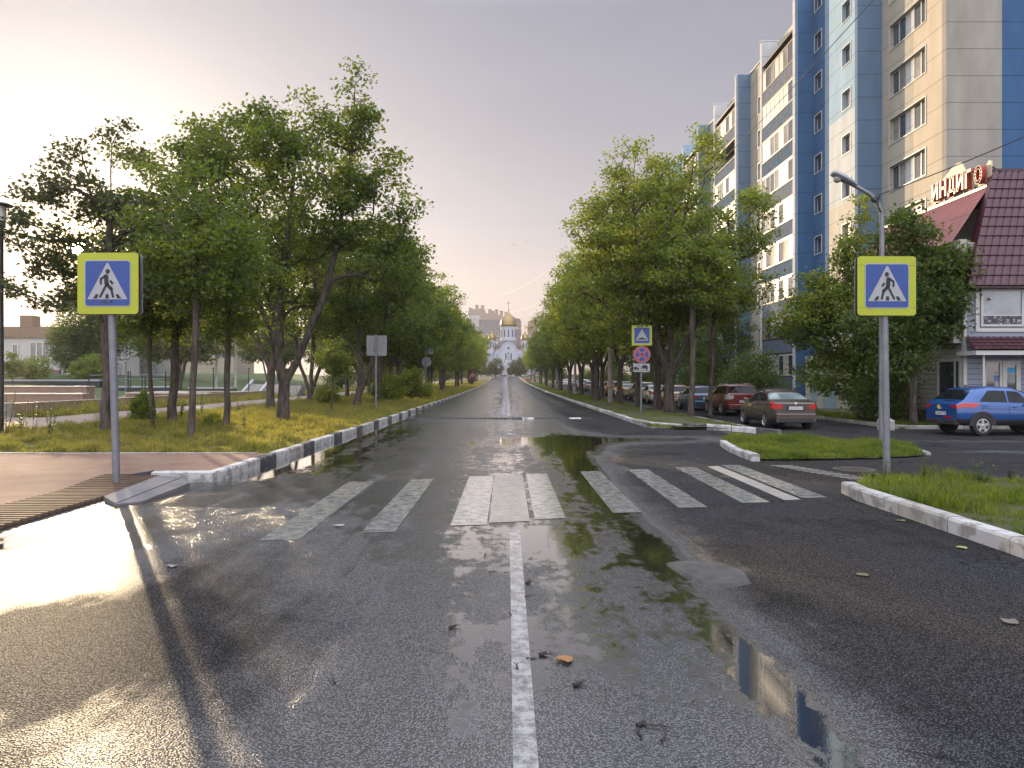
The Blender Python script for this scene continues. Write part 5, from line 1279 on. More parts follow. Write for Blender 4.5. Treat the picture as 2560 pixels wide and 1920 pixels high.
# parapet cap
m = MB()
for (x, a, b) in ((XA, 39.7, 46.5), (XC, 46.85, 53.2), (XC, 60.92, 66.9), (XC, 74.62, 80.2)): m.box(x - .08, x + .5, a, b, ZR, ZR + .12)
m.box(XA - .08, 36, 39.6, 40.15, ZR + .125, ZR + .22); fpart(m, 'parapet', M_WHT)
# entrance porch and ground floor, seen left of the bushes
m = MB(); m.box(19.4, 21.4, 47.2, 49.5, -.3, 3.1); fpart(m, 'entrance_porch', MB_CRE)
m = MB(); m.box(19.36, 19.4, 47.6, 48.5, -.2, 2.1); m.box(19.6, 20.4, 47.15, 47.2, -.2, 2.2); fpart(m, 'entrance_door', pm('pale_blue_door', (0.30, 0.42, 0.46), .5))
m = MB(); m.box(22.85, 22.895, 42.0, 44.2, -.2, 2.2); fpart(m, 'basement_door', pm('basement_brown', (0.12, 0.09, 0.07), .6))

# ---------------------------------------------------------------- shop
def siding(name, col, p=.20):
    t = NT(name); z = t.xyz(t.pos())[2]
    a = t.math('DIVIDE', t.math('MODULO', t.math('ADD', z, 50.0), p), p)
    f = t.noise(2, 5)
    c = t.mix(t.ramp(f, .3, .7), tuple(x * .88 for x in col), col); c = t.mix(t.math('LESS_THAN', a, .13), c, tuple(x * .32 for x in col))
    t.put(t.b.inputs['Base Color'], c); t.b.inputs['Roughness'].default_value = .45
    t.bump(a, .5, .03); return t.mat
M_SID = siding('siding_grey', (0.26, 0.30, 0.37)); M_SIS = siding('siding_beige', (0.42, 0.40, 0.34))
def rooftile(name, col):
    t = NT(name); f = t.noise(4, 5, t.obj()); t.put(t.b.inputs['Base Color'], t.mix(t.ramp(f, .3, .7), tuple(x * .8 for x in col), tuple(x * 1.2 for x in col)))
    t.b.inputs['Roughness'].default_value = .35; return t.mat
M_RTD = rooftile('roof_tile_burgundy', (0.055, 0.010, 0.018)); M_RTR = rooftile('roof_sheet_red', (0.21, 0.045, 0.03))
def tiles(name, p00, p10, p11, p01, nu, nv, mat, parent, amp=.03, step=.035, sub=6, sv=3):
    "p00-p10 along the eave, p01-p11 along the ridge"
    p00, p10, p11, p01 = map(Vector, (p00, p10, p11, p01))
    nrm = (p10 - p00).cross(p01 - p00).normalized(); NU = nu * sub; vs = []; fs = []
    rows = []
    for r in range(nv):
        for q in range(2): rows.append((( r + (0.0 if q == 0 else .999)) / nv, step * (1 - q)))
    for v, st in rows:
        for i in range(NU + 1):
            u = i / NU; b = (p00.lerp(p10, u)).lerp(p01.lerp(p11, u), v)
            ph = (u * nu) % 1.0; w_ = amp * (abs(math.sin(math.pi * ph)) ** .6)
            vs.append(b + nrm * (st + w_))
    for r in range(len(rows) - 1):
        for i in range(NU): a = r * (NU + 1) + i; fs.append((a, a + 1, a + NU + 2, a + NU + 1))
    m = MB(); m.add(vs, fs); return m.build(name, mat, parent)
SX, SY = 17.4, 29.0
shop = empty('shop_building', (0, 0, 0), 0, 'two storey shop with grey siding and burgundy tiled mansard roof at the right edge', 'shop')
m = MB(); m.box(SX, 30, SY, SY + .3, .35, 5.3); m.build('front_wall', M_SID, shop)
m = MB(); m.box(SX + .003, SX + .3, SY + .3, 38.5, .35, 7.0); m.build('side_wall', M_SIS, shop)
m = MB(); m.box(SX + .06, SX + .5, SY + .06, 38.5, -.35, .35); m.box(SX + .5, 30, SY + .06, SY + .4, -.35, .35); m.build('plinth', pm('plinth_dark', (0.06, 0.055, 0.05), .9, bump=.4), shop)
m = MB(); m.box(SX - .03, SX + .10, SY - .03, SY, .35, 5.2); m.box(SX - .03, SX, SY, SY + .12, .35, 5.2); m.build('corner_trim', M_FRM, shop)
m = MB(); m.box(SX + .3, 30, 38.2, 38.5, -.3, 7); m.box(SX + .4, 30, SY + .4, 38, 6.6, 6.9); m.build('rear_wall', M_SIS, shop)
# mansard front
tiles('mansard_roof', (SX - .12, SY - .45, 5.12), (30, SY - .45, 5.12), (30, SY + 1.3, 9.9), (SX + 1.95, SY + 1.3, 9.9), 42, 12, M_RTD, shop, .035, .04)
m = MB(); m.add([(SX - .12, SY - .44, 5.12), (SX + 1.95, SY + 1.31, 9.9), (SX + 1.95, SY + 1.6, 9.9), (SX + .0, SY + .35, 5.12)], [(0, 1, 2, 3)]); m.box(SX + 1.9, 30, SY + 1.25, SY + 1.45, 9.86, 9.98); m.box(SX - .1, 30, SY - .42, SY, 5.05, 5.11); m.build('roof_edge', M_RTD, shop)
m = MB(); m.box(SX + .45, 30, SY + .4, SY + 1.2, 5.2, 5.25); m.build('roof_deck', M_DARKM, shop)
# sloping red sheet of the side
tiles('side_roof', (SX - .1, 38.5, 6.95), (SX - .1, SY + .6, 6.95), (SX + 1.75, SY + 1.3, 9.25), (SX + 1.75, 38.5, 9.25), 34, 2, M_RTR, shop, .05, .01)
m = MB(); m.box(SX + 1.68, SX + 1.95, SY + 1.3, 38.6, 9.25, 9.36); m.build('ridge_cap', M_RTR, shop)
m = MB(); m.box(SX + 1.9, 30, SY + 1.45, 38.4, 8.6, 9.2); m.build('roof_deck', M_DARKM, shop)
# windows and door
def ywin(par, name, x0, x1, z0, z1, y, gl, fw=.09, mull=(), dz=0):
    m = MB(); m.box(x0, x1, y - .06, y - .0, z0, z0 + fw); m.box(x0, x1, y - .06, y, z1 - fw, z1); m.box(x0, x0 + fw, y - .06, y, z0 + fw, z1 - fw); m.box(x1 - fw, x1, y - .06, y, z0 + fw, z1 - fw)
    for q in mull: m.box(q - .04, q + .04, y - .055, y, z0 + fw, z1 - fw)
    f_ = m.build(name, M_FRM, par); m = MB(); m.box(x0 + fw, x1 - fw, y - .02, y - .01, z0 + fw, z1 - fw); m.build('pane', gl, f_); return f_
m = MB(); m.box(SX + .42, SX + .56, SY - .05, SY, 3.45, 5.05); m.box(SX + .42, 30, SY - .045, SY, 3.42, 3.55); m.build('window_trim', M_FRM, shop)
w1 = ywin(shop, 'window', SX + .62, SX + 2.25, 3.62, 5.05, SY, glassmat('shop_window_glass', (0.12, 0.15, 0.18), .03), .08)
m = MB(); m.box(SX + .70, SX + 2.17, SY - .03, SY - .022, 3.70, 4.02); m.build('window_grille', pm('dark_lattice', (0.05, 0.05, 0.06), .6, dirt=((0.4, 0.4, 0.42), 9, .52)), w1)
m = MB(); m.box(SX + .70, SX + 2.17, SY - .045, SY - .02, 4.02, 4.06); m.build('window_bar', M_FRM, w1)
ywin(shop, 'window', SX + 2.5, SX + 4.6, 3.62, 5.05, SY, MATS.get('g2', M_GL), .08)
# awning over the door
aw = tiles('door_awning', (SX - .35, SY - 1.25, 2.68), (30, SY - 1.25, 2.68), (30, SY - .02, 3.22), (SX + .02, SY - .02, 3.22), 50, 4, M_RTD, shop, .03, .03)
m = MB(); m.box(SX - .28, 30, SY - 1.2, SY - 1.12, 2.50, 2.66); m.box(SX - .28, SX - .2, SY - 1.12, SY, 2.50, 2.66); m.box(SX - .2, 30, SY - 1.12, SY - .001, 2.60, 2.62); m.build('awning_fascia', M_FRM, shop)
m = MB(); m.tube([(SX + .12, SY - 1.0, -.2), (SX + .12, SY - 1.0, 2.6)], .04, 8); m.build('awning_post', M_FRM, shop)
dr = ywin(shop, 'door', SX + .72, SX + 1.42, .1, 2.32, SY - .0, M_GL, .09); ywin(shop, 'door', SX + 1.44, SX + 2.12, .1, 2.32, SY, M_GL, .16)
m = MB(); m.tube([(SX + 1.32, SY - .07, .75), (SX + 1.27, SY - .14, .85), (SX + 1.27, SY - .14, 1.05), (SX + 1.32, SY - .07, 1.15)], .02, 6); m.tube([(SX + 1.38, SY - .07, .75), (SX + 1.43, SY - .14, .85), (SX + 1.43, SY - .14, 1.05), (SX + 1.38, SY - .07, 1.15)], .02, 6); m.build('handle', pm('chrome', (0.6, 0.6, 0.62), .2, 1.0, var=0), dr)
m = MB()
for (a, b, c_, d_, k) in ((1.19, 1.30, 1.82, 1.92, 0), (1.13, 1.30, 1.55, 1.76, 1), (1.16, 1.30, 1.28, 1.50, 0)): m.box(SX + a, SX + b, SY - .028, SY - .024, c_, d_, k)
m.box(SX + 1.62, SX + 1.94, SY - .028, SY - .024, 1.86, 2.06, 2); m.box(SX + 1.67, SX + 1.92, SY - .028, SY - .024, 1.5, 1.82, 3)
m.build('sticker', [M_WHT, pm('sticker_blue', (0.08, 0.18, 0.4), .5), pm('sticker_sky', (0.05, 0.35, 0.65), .5), pm('sticker_grey', (0.25, 0.3, 0.3), .5)], dr)
def xwin(par, name, y0, y1, z0, z1, x, gl, fw=.08, mull=()):
    m = MB(); m.box(x - .05, x, y0, y1, z0, z0 + fw); m.box(x - .05, x, y0, y1, z1 - fw, z1); m.box(x - .05, x, y0, y0 + fw, z0 + fw, z1 - fw); m.box(x - .05, x, y1 - fw, y1, z0 + fw, z1 - fw)
    for q in mull: m.box(x - .045, x, q - .04, q + .04, z0 + fw, z1 - fw)
    f_ = m.build(name, M_FRM, par); m = MB(); m.box(x - .02, x - .01, y0 + fw, y1 - fw, z0 + fw, z1 - fw); m.build('pane', gl, f_); return f_
xwin(shop, 'window', SY + .15, SY + 1.75, .75, 2.42, SX, M_GL, .12, (SY + .55,))
xwin(shop, 'window', SY + .25, SY + 1.15, 3.4, 4.7, SX, M_GL2, .08)
xwin(shop, 'window', SY + .35, SY + 1.5, 5.3, 6.85, SX, M_GL2, .08, (SY + .9,))
xwin(shop, 'window', SY + 3.2, SY + 4.6, 5.3, 6.85, SX, M_GL2, .08, (SY + 3.9,))
ac = empty('air_conditioner', (SX - .16, SY + .35, 3.1), 0, 'white air conditioner unit on the side wall of the shop, beside the corner', 'air conditioner')
m = MB(); m.bbox(-.16, .12, -.22, .42, -.1, .46, .02); cs = m.build('case', M_FRM, ac)
m = MB(); m.lathe([(0.17, 0), (.17, .01), (.02, .012)], (0, 0, 0), 16, 0, Matrix.Translation((-.162, .1, .16)) @ Matrix.Rotation(R(-90), 4, 'Y')); m.box(-.06, .06, -.226, -.221, .2, .38); m.build('fan_grille', M_DARKM, cs)
m = MB(); m.box(-.14, .16, -.15, -.11, -.15, -.10); m.build('bracket', M_DARKM, ac); m = MB(); m.box(-.14, .16, .3, .34, -.15, -.10); m.build('bracket', M_DARKM, ac)
# roof lettering
sg = empty('roof_sign', (SX + 1.8, SY + 1.3, 9.36), 0, 'weathered red letters on a rusty cream wave board along the shop ridge', 'shop sign')
prof = [(.0, .12), (.0, .95), (.18, 1.0), (.32, .85), (.9, .92), (1.55, .62), (1.7, .72), (1.75, 1.05), (2.0, 1.45), (2.35, 1.5), (2.8, 1.35), (3.4, 1.05), (3.9, .7), (4.2, .12)]
# board: profile along +Y, thin in X
m = MB(); n = len(prof); vs = [(x, y, z) for x in (.06, .12) for y, z in [(p[0], p[1]) for p in prof]]
m.add(vs, [tuple(range(n)), tuple(reversed(range(n, 2 * n)))] + [(k, n + k, n + (k + 1) % n, (k + 1) % n) for k in range(n)])
m.build('wave_board', pm('rusty_cream', (0.60, 0.52, 0.36), .55, var=.2, vs=3, dirt=((0.28, 0.14, 0.07), 5, .55)), sg)
def bars(segs, w=.13): return [capsule(a, b, w, sq=True) for a, b in segs]
GLY = {'И': bars([((.06, 0), (.06, .75)), ((.44, 0), (.44, .75)), ((.08, .06), (.42, .69))]), 'Н': bars([((.06, 0), (.06, .75)), ((.44, 0), (.44, .75)), ((.06, .38), (.44, .38))]),
       'Д': bars([((.14, .12), (.2, .75)), ((.40, .12), (.40, .75)), ((.17, .70), (.43, .70)), ((.02, .12), (.52, .12)), ((.05, -.06), (.05, .14)), ((.49, -.06), (.49, .14))], .11),
       'Г': bars([((.06, 0), (.06, .75)), ((.03, .69), (.42, .69))]), 'О': [capsule((.25 + .2 * math.cos(2 * math.pi * k / 14), .375 + .31 * math.sin(2 * math.pi * k / 14)), (.25 + .2 * math.cos(2 * math.pi * (k + 1) / 14), .375 + .31 * math.sin(2 * math.pi * (k + 1) / 14)), .13, 2) for k in range(14)]}
# read from the road side (facing -X): text runs from far (+Y) to near
LM = Matrix(((0, 0, -1, 0), (-1, 0, 0, 0), (0, 1, 0, 0), (0, 0, 0, 1)))
for k, ch in enumerate('ИНДИГО'):
    y_ = 3.85 - k * .62
    m = MB()
    for p_ in GLY[ch]: m.prism(p_, -.02, .16, 0, LM)
    o = m.build('letter', [pm('letter_red', (0.36, 0.035, 0.03), .4, dirt=((0.5, 0.35, 0.3), 7, .6))], sg, loc=(0.0, y_, .12 + .05 * (5 - abs(k - 1))*.4))
    m = MB()
    for p_ in GLY[ch]: m.prism([(a * 1.0, b * 1.0) for a, b in p_], .161, .165, 0, LM)
    m.build('letter_face', [pm('letter_face', (0.45, 0.16, 0.13), .4, dirt=((0.5, 0.42, 0.36), 7, .56))], o)
for k in range(6): m = MB(); m.box(.0, .16, .3 + k * .7, .34 + k * .7, -.06, .16); m.build('bracket', M_DARKM, sg)
m = MB(); m.tube([(.1, .0, .7), (.9, -.1, .2)], .03, 6); m.build('strut', M_DARKM, sg)

# ---------------------------------------------------------------- church
CHX, CHY = .75, 332.0; CZ = g(0, 330)
ch = empty('church', (CHX, CHY, CZ), 0, 'white orthodox church with golden onion domes at the end of the road', 'church')
M_CW = pm('church_white', (0.38, 0.415, 0.50), .7, var=.06, vs=.5); M_CR = pm('church_roof', (0.085, 0.07, 0.08), .5); M_GOLD = pm('gold', (0.25, 0.18, 0.075), .36, 1.0, var=.1, vs=1)
M_CG = pm('church_glass', (0.05, 0.06, 0.09), .2)
def arch(w, h, n=10, cx=0, cy=0):
    r = w / 2; p = [(cx - r, cy), (cx + r, cy), (cx + r, cy + h - r)]
    for k in range(1, n): a = math.pi * k / n; p.append((cx + r * math.cos(a), cy + h - r + r * math.sin(a)))
    p.append((cx - r, cy + h - r)); return p
def cpl(name, polys, y, d, mat, par=ch):
    m = MB()
    for p in polys: m.prism(p, 0, d, 0, Matrix.Translation((0, y, 0)) @ FR)
    return m.build(name, mat, par)
body = MB(); body.box(-6.2, 6.2, 1, 13, 0, 11.0); body.build('nave', M_CW, ch)
cpl('front_gable', [[(-6.0, 0), (6.0, 0), (6.0, 10.4), (3.7, 11.4), (3.6, 12.0), (2.9, 13.2), (1.6, 14.2), (.3, 14.55), (0, 15.0), (-.3, 14.55), (-1.6, 14.2), (-2.9, 13.2), (-3.6, 12.0), (-3.7, 11.4), (-6.0, 10.4)]], 1, .9, M_CW)
m = MB(); m.add([(-6.6, .5, 10.3), (-3.6, .5, 12.0), (-3.6, 8, 12.6), (-6.6, 8, 10.6), (6.6, .5, 10.3), (3.6, .5, 12.0), (3.6, 8, 12.6), (6.6, 8, 10.6)], [(0, 1, 2, 3), (4, 7, 6, 5)]); m.build('side_roof', M_CR, ch)
m = MB(); m.lathe([(6.0, 12.6), (5.6, 13.4), (4.6, 14.6), (3.5, 15.6), (3.45, 15.8)], (0, 7, 0), 32); m.build('skirt_roof', M_CR, ch, smooth=True)
m = MB(); m.lathe([(3.6, 15.4), (3.6, 16.6), (3.42, 16.65), (3.42, 20.9), (3.6, 21.0), (3.65, 21.6)], (0, 7, 0), 36); dm = m.build('drum', M_CW, ch)
m = MB()
for k in range(12):
    a = 2 * math.pi * k / 12 + R(15) * 0; q = Matrix.Translation((0, 7, 0)) @ Matrix.Rotation(a, 4, 'Z')
    m.prism(arch(.75, 3.3, 8, 0, 17.0), 3.43, 3.50, 0, q @ FR)
m.build('drum_window', M_CG, dm)
m = MB(); m.lathe([(3.35, 21.6), (3.65, 22.0), (3.72, 22.7), (3.55, 24.0), (3.1, 25.2), (2.3, 26.2), (1.4, 26.9), (.7, 27.6), (.35, 28.3), (.22, 29.2), (.3, 29.5), (.12, 29.9)], (0, 7, 0), 36); dome = m.build('dome', M_GOLD, ch, smooth=True)
def crossm(z, s, par, x=0, y=7):
    m = MB(); m.box(-.08 * s, .08 * s, -.05, .05, 0, 2.9 * s); m.box(-.75 * s, .75 * s, -.05, .05, 1.95 * s, 2.1 * s); m.box(-.4 * s, .4 * s, -.05, .05, 2.4 * s, 2.52 * s)
    m.prism(capsule((-.4 * s, 1.2 * s), (.4 * s, .95 * s), .12 * s, sq=True), -.04, .04, 0, FR)
    return m.build('cross', M_GOLD, par, loc=(x, y, z))
crossm(29.8, 1.15, ch)
for sx in (-7.3, 7.4):
    m = MB(); m.lathe([(2.0, 9), (2.0, 10.8), (1.75, 10.9), (1.75, 15.6), (1.9, 15.9)], (sx, 9, 0), 20); tw_ = m.build('side_tower', M_CW, ch)
    m = MB()
    for k in range(8): m.prism(arch(.5, 2.2, 6, 0, 12.3), 1.76, 1.8, 0, Matrix.Translation((sx, 9, 0)) @ Matrix.Rotation(k * math.pi / 4 + .3, 4, 'Z') @ FR)
    m.build('tower_window', M_CG, tw_)
    m = MB(); m.lathe([(1.6, 15.9), (1.8, 16.3), (1.75, 17.2), (1.2, 18.2), (.5, 18.9), (.2, 19.6), (.08, 20.2)], (sx, 9, 0), 20); m.build('small_dome', M_GOLD, ch, smooth=True)
    crossm(20.1, .9, ch, sx, 9)
    m = MB(); m.box(sx - 2.4, sx + 2.4, 6, 12, 0, 9); m.build('side_chapel', M_CW, ch)
cpl('gable_arch', [capsule((3.1 * math.cos(math.pi * k / 14), 10.9 + 3.1 * math.sin(math.pi * k / 14)), (3.1 * math.cos(math.pi * (k + 1) / 14), 10.9 + 3.1 * math.sin(math.pi * (k + 1) / 14)), .25, 2) for k in range(14)], .1, .12, pm('church_trim', (0.27, 0.29, 0.36), .7))
cpl('round_window', [disc(0, 11.9, .55, 18)], .1, .06, M_CG)
cpl('window', [arch(.62, 2.9, 8, -1.15, 6.9), arch(.62, 2.9, 8, 1.15, 6.9), arch(.7, 3.5, 8, 0, 6.7)], .1, .06, M_CG)
cpl('icon_panel', [arch(.42, 2.7, 8, 0, 6.95)], .03, .05, M_WHT)
cpl('pilaster', [rrect(.5, 10.6, .02, x, 5.3) for x in (-3.75, 3.75)], .1, .2, M_CW)
cpl('capital', [rrect(1.0, .35, .02, x, 10.6) for x in (-3.75, 3.75)], .1, .35, MATS['church_trim'])
cpl('blind_arch', [arch(1.3, 5.5, 8, x, 4.2) for x in (-4.95, 4.95)], .1, .05, MATS['church_trim'])
cpl('porch', [[(-3.3, 0), (3.3, 0), (3.3, 3.3), (2.5, 4.6), (1.2, 5.6), (.2, 6.0), (0, 6.25), (-.2, 6.0), (-1.2, 5.6), (-2.5, 4.6), (-3.3, 3.3)]], .0, 2.2, M_CW)
cpl('porch_arch', [arch(4.2, 4.9, 12, 0, 0)], -2.19, .08, MATS['church_trim'])
cpl('door_recess', [arch(3.4, 4.3, 12, 0, 0)], -2.27, .06, pm('church_inner', (0.36, 0.38, 0.43), .8))
cpl('door', [arch(1.7, 3.4, 10, 0.3, 0)], -2.34, .06, M_CG)
cpl('porch_icon', [arch(.9, 1.0, 8, 0, 4.75)], -2.28, .08, M_GOLD)
cpl('side_window', [rrect(1.1, 1.9, .02, -5.4, 4.6)], .0, .06, M_CG)

# ---------------------------------------------------------------- far towers
def tower(name, x0, x1, y, z1, prof, col, label, bands=(), fh=3.0, rows=None, wmod=3.6, d=14):
    root = empty(name, (x0, y, g(x0, y)), 0, label, 'apartment tower'); w = x1 - x0
    m = MB(); m.prism([(0, 0)] + [(w, 0)] + [(w * a, b) for a, b in prof], 0, d, 0, Matrix.Translation((0, d, 0)) @ FR)
    wl_ = m.build('wall', pm(name + '_wall_%d' % int(x0), col, .8, var=.08, vs=.2), root)
    for (a, b, c_, e, col2) in bands:
        m = MB(); m.box(w * a, w * b, -.12, -.02, c_, e); m.build('band', pm('band_%d_%d' % (x0, c_), col2, .8), wl_)
    nwin = 0; z = 4.0; k = 0
    z = 4.0 if z1 < 33 else 10.0
    while z < z1 - 4:
        x = 1.5
        while x < w - 2:
            m = MB(); m.box(x - .1, x + 1.7, -.2, -.13, z - .1, z + 1.6); mg = MB(); mg.box(x, x + 1.6, -.24, -.205, z, z + 1.5, 1 if random.random() < .3 else 0); x += wmod
            nwin += 1
            if nwin <= 100:
                f_ = m.build('window', M_FRM, root); mg.build('pane', [pm('far_glass', (0.06, 0.08, 0.11), .2), pm('far_glass_pale', (0.4, 0.42, 0.45), .3)], f_)
        z += fh
    return root, w
tw_, w_ = tower('apartment_tower', -22.5, 8.6, 450, 34, [(1, 32.6), (.97, 34.0), (.80, 35.3), (.72, 35.6), (.72, 34.3), (.55, 36.8), (.48, 37.7), (.47, 36.8), (.33, 37.4), (.30, 39.8), (.20, 40.4), (.18, 38.9), (0, 41)], (0.24, 0.20, 0.19),
       'brown stepped apartment tower with chimneys behind the church', [(.2, .62, 26, 33.5, (0.12, 0.12, 0.16)), (.0, .22, 28, 36, (0.34, 0.34, 0.38)), (.8, .98, 6, 34, (0.15, 0.13, 0.15))])
for k, (a, z0, h_) in enumerate([(.26, 39.3, 2.6), (.40, 37.2, 2.4), (.46, 37.0, 1.6), (.53, 37.6, 1.8), (.62, 36.2, 2.4), (.71, 35.6, 2.4), (.15, 39.7, 2.4)]):
    m = MB(); m.box(a * w_ - .9, a * w_ + .9, 3, 5, z0 - 2, z0 + h_); m.bbox(a * w_ - 1.1, a * w_ + 1.1, 2.8, 5.2, z0 + h_, z0 + h_ + .4, .05); m.build('chimney', MATS['apartment_tower_wall_-22'], tw_)
tower('apartment_tower', 12.2, 30, 430, 30, [(1, 31.5), (.6, 31.5), (.6, 32.3), (.35, 32.3), (.35, 31.2), (0, 31.2)], (0.30, 0.20, 0.16), 'lower reddish apartment building right of the church, half hidden by trees')
# ---------------------------------------------------------------- school and tall block at left
GZL = lambda x, y: g(x, y)
sc_ = empty('school_building', (-69, 112, g(-69, 112)), 0, 'pale two storey school with brown roof band and dark pillar at far left', 'school')
M_SCH = pm('school_wall', (0.42, 0.41, 0.40), .8, var=.08, vs=.4, bump=.1); M_SCB = pm('school_band', (0.17, 0.115, 0.085), .8)
m = MB(); m.box(-24, 15, 0, 14, -.5, 6.1); m.build('wall', M_SCH, sc_)
m = MB(); m.box(-24.3, 15.3, -.3, 14.2, 5.35, 6.95); m.build('roof_band', M_SCB, sc_)
m = MB(); m.box(5.5, 7.0, -.6, .0, -.5, 6.95); m.build('pillar', pm('pillar_dark', (0.10, 0.085, 0.08), .8), sc_)
m = MB(); m.bbox(-4.5, -2.6, 3, 5, 6.95, 8.9, .1); m.build('roof_box', M_SCB, sc_)
def swin(x0, x1, z0, z1, n):
    m = MB(); mg = MB(); mg.box(x0, x1, -.08, -.04, z0, z1)
    for k in range(n + 1): q = x0 + (x1 - x0) * k / n; m.box(q - .09, q + .09, -.14, -.09, z0, z1)
    m.box(x0, x1, -.145, -.09, z0 - .15, z0); m.box(x0, x1, -.145, -.09, z1, z1 + .15)
    f_ = m.build('window', M_FRM, sc_); mg.build('pane', M_GL, f_)
for a in (-1.0, 7.9): swin(a, a + 5.6, 2.4, 4.6, 6)
for a in (-3.6, -7.2, -10.5, -14.5, -18): swin(a, a + .8, 2.9, 4.3, 1)
for a in (-3.6, -7.2): swin(a, a + .9, -.3, 1.2, 1)
for a in (8.2,): swin(a, a + 4.6, -.4, 1.6, 4)
m = MB(); m.box(-1.5, 3.5, -.5, -.05, -.5, .6); m.build('entrance_wall', M_SCB, sc_)
bl, _ = tower('apartment_tower', -96, -66, 185, 19, [(1, 12.5), (.38, 12.5), (.38, 19.5), (0, 19.5)], (0.33, 0.29, 0.23), 'hazy beige block rising behind the drooping birch', fh=3, wmod=3.4)
# ---------------------------------------------------------------- park furniture at left
sb_ = empty('slatted_barrier', (-19.6, 30.3, g(-19.6, 30.3)), 0, 'low barrier of upright wooden slats with pale top rail beside the park path', 'barrier')
m = MB(); y = 0; rnd = random.Random(1)
while y < 42: m.box(-.02 - y * .03, .02 - y * .03, y, y + .09, 0, .62); y += .17
m.build('slats', pm('slat_wood', (0.26, 0.19, 0.12), .7, var=.2), sb_)
m = MB(); m.tube([(0, 0, .64), (-42 * .03, 42, .64)], .03, 6); m.tube([(-.04, 0, .2), (-42 * .03 - .04, 42, .2)], .025, 6); m.build('top_rail', pm('rail_pale', (0.5, 0.45, 0.38), .4), sb_)
m = MB(); m.box(-.9, .02, -.6, 0, -.1, .68); m.build('end_block', M_CONC, sb_)
def blk(name, x0, x1, y0, y1, z0, z1, mat, label, cat, cap=None):
    m = MB(); m.box(x0, x1, y0, y1, z0, z1)
    o = m.build(name, mat); tag(o, label, cat)
    if cap: m = MB(); m.box(x0 - .04, x1 + .04, y0 - .05, y1 + .04, z1, z1 + .06); c_ = m.build('coping', cap, o)
    return o
M_TW = pm('terrace_wood', (0.22, 0.145, 0.11), .7, var=.15, vs=2); M_COP = pm('coping_pale', (0.58, 0.52, 0.45), .5)
blk('terrace_wall', -44, -24.5, 44, 44.6, 0, .75, M_TW, 'long brown terrace wall behind the slatted barrier, the lower and nearest one', 'wall', M_COP)
blk('terrace_wall', -46, -27.6, 50, 51, 0, 1.12, M_TW, 'higher brown terrace wall with bright top edge, left of the thick dark trunk', 'wall', M_COP)
blk('terrace_wall', -27, -21.2, 54, 54.6, 0, .62, M_TW, 'short brown wall right of the thick dark trunk, behind the path', 'wall', M_COP)
blk('terrace_wall', -33, -21, 72, 72.5, 0, .45, M_TW, 'long low brown wall behind the thin trunks at the lawn edge', 'wall', M_COP)
M_RP = pm('ramp_surface', (0.40, 0.33, 0.32), .5, var=.1)
for k, (x, y, w_, h_, l) in enumerate([(-41.5, 57, 4.2, .75, 'pinkish skate ramp at the far left beside the lamp post'), (-35.6, 58, 5.4, .60, 'wide low skate ramp behind the brown terrace wall'), (-28.0, 60, 6.2, .62, 'pale skate ramp just right of the thick dark trunk')]):
    m = MB(); z = g(x, y) + .3 * (k < 2)
    if k < 2: m.box(x - w_ / 2, x + w_ / 2, y, y + 3, 0, z)
    m.prism([(-w_ / 2, 0), (w_ / 2, 0), (w_ * .22, h_), (-w_ * .22, h_)], 0, 3, 0, Matrix.Translation((x, y + 3, z)) @ FR)
    o = m.build('skate_ramp', M_RP); tag(o, l, 'skate ramp')
for k, (x, y, w_, l) in enumerate([(-36.2, 66, 3.0, 'green workout frame with high bars, left one behind the ramps'), (-31.8, 64, 2.6, 'workout frame with two tall posts, nearer the thick dark trunk')]):
    root = empty('workout_frame', (x, y, g(x, y)), 0, l, 'workout frame')
    for j in range(4): m = MB(); m.tube([(w_ * j / 3, (j % 2) * 1.2, 0), (w_ * j / 3, (j % 2) * 1.2, 2.3 - .3 * (j % 3))], .05, 6); m.build('post', M_DARKM, root)
    m = MB(); m.tube([(0, 0, 1.95), (w_, 1.2, 2.0)], .035, 6); m.tube([(0, 0, 1.6), (w_, 1.2, 1.65)], .03, 6); m.tube([(w_ * .33, 1.2, 1.9), (w_, 1.2, 1.3)], .03, 6); m.build('bar', M_STEEL, root)
    m = MB(); m.tube([(w_ * .6, .6, 2.0), (w_ * .6, .6, 2.5), (w_ * .8, .6, 2.6), (w_ * .8, .6, 2.0)], .025, 6); m.build('hoop', M_DARKM, root)
for k, (x0, x1, y, l) in enumerate([(-62, -47, 88, 'long white edged ledge below the school, left part'), (-44, -37, 84, 'white edged sloping ledge between the birch and the ramps'), (-36, -31, 86, 'short white ledge under the wide park tree')]):
    m = MB(); z = g((x0 + x1) / 2, y) + .3; m.box(x0, x1, y, y + 1.5, z - .6, z + .15, 1); m.box(x0, x1, y - .05, y + 1.5, z + .15, z + .32, 0)
    o = m.build('park_ledge', [M_WHT, M_DARKM]); tag(o, l, 'ledge')
for k, (x, y, l) in enumerate([(-27.2, 78, 'concrete steps with white side wall, seen left of the tallest maple'), (-21.7, 66, 'concrete steps with railing, seen right of the forked trunk')]):
    root = empty('steps', (x, y, g(x, y)), 0, l, 'steps')
    m = MB()
    for j in range(7): m.box(0, 3.4, j * .35, 3, j * .15, j * .15 + .15)
    m.build('flight', M_CONC, root)
    m = MB(); m.prism([(0, 0), (3.2, 1.2), (3.2, 1.55), (0, .35)], 0, .25, 0, Matrix.Rotation(R(90), 4, 'Z') @ FR); m.build('side_wall', M_WHT, root)
    m = MB(); m.tube([(3.5, 0, .9), (3.5, 3, 2.0)], .03, 6)
    for j in range(3): m.tube([(3.5, j * 1.4, .1 + j * .5), (3.5, j * 1.4, .95 + j * .5)], .025, 5)
    m.build('handrail', M_STEEL, root)
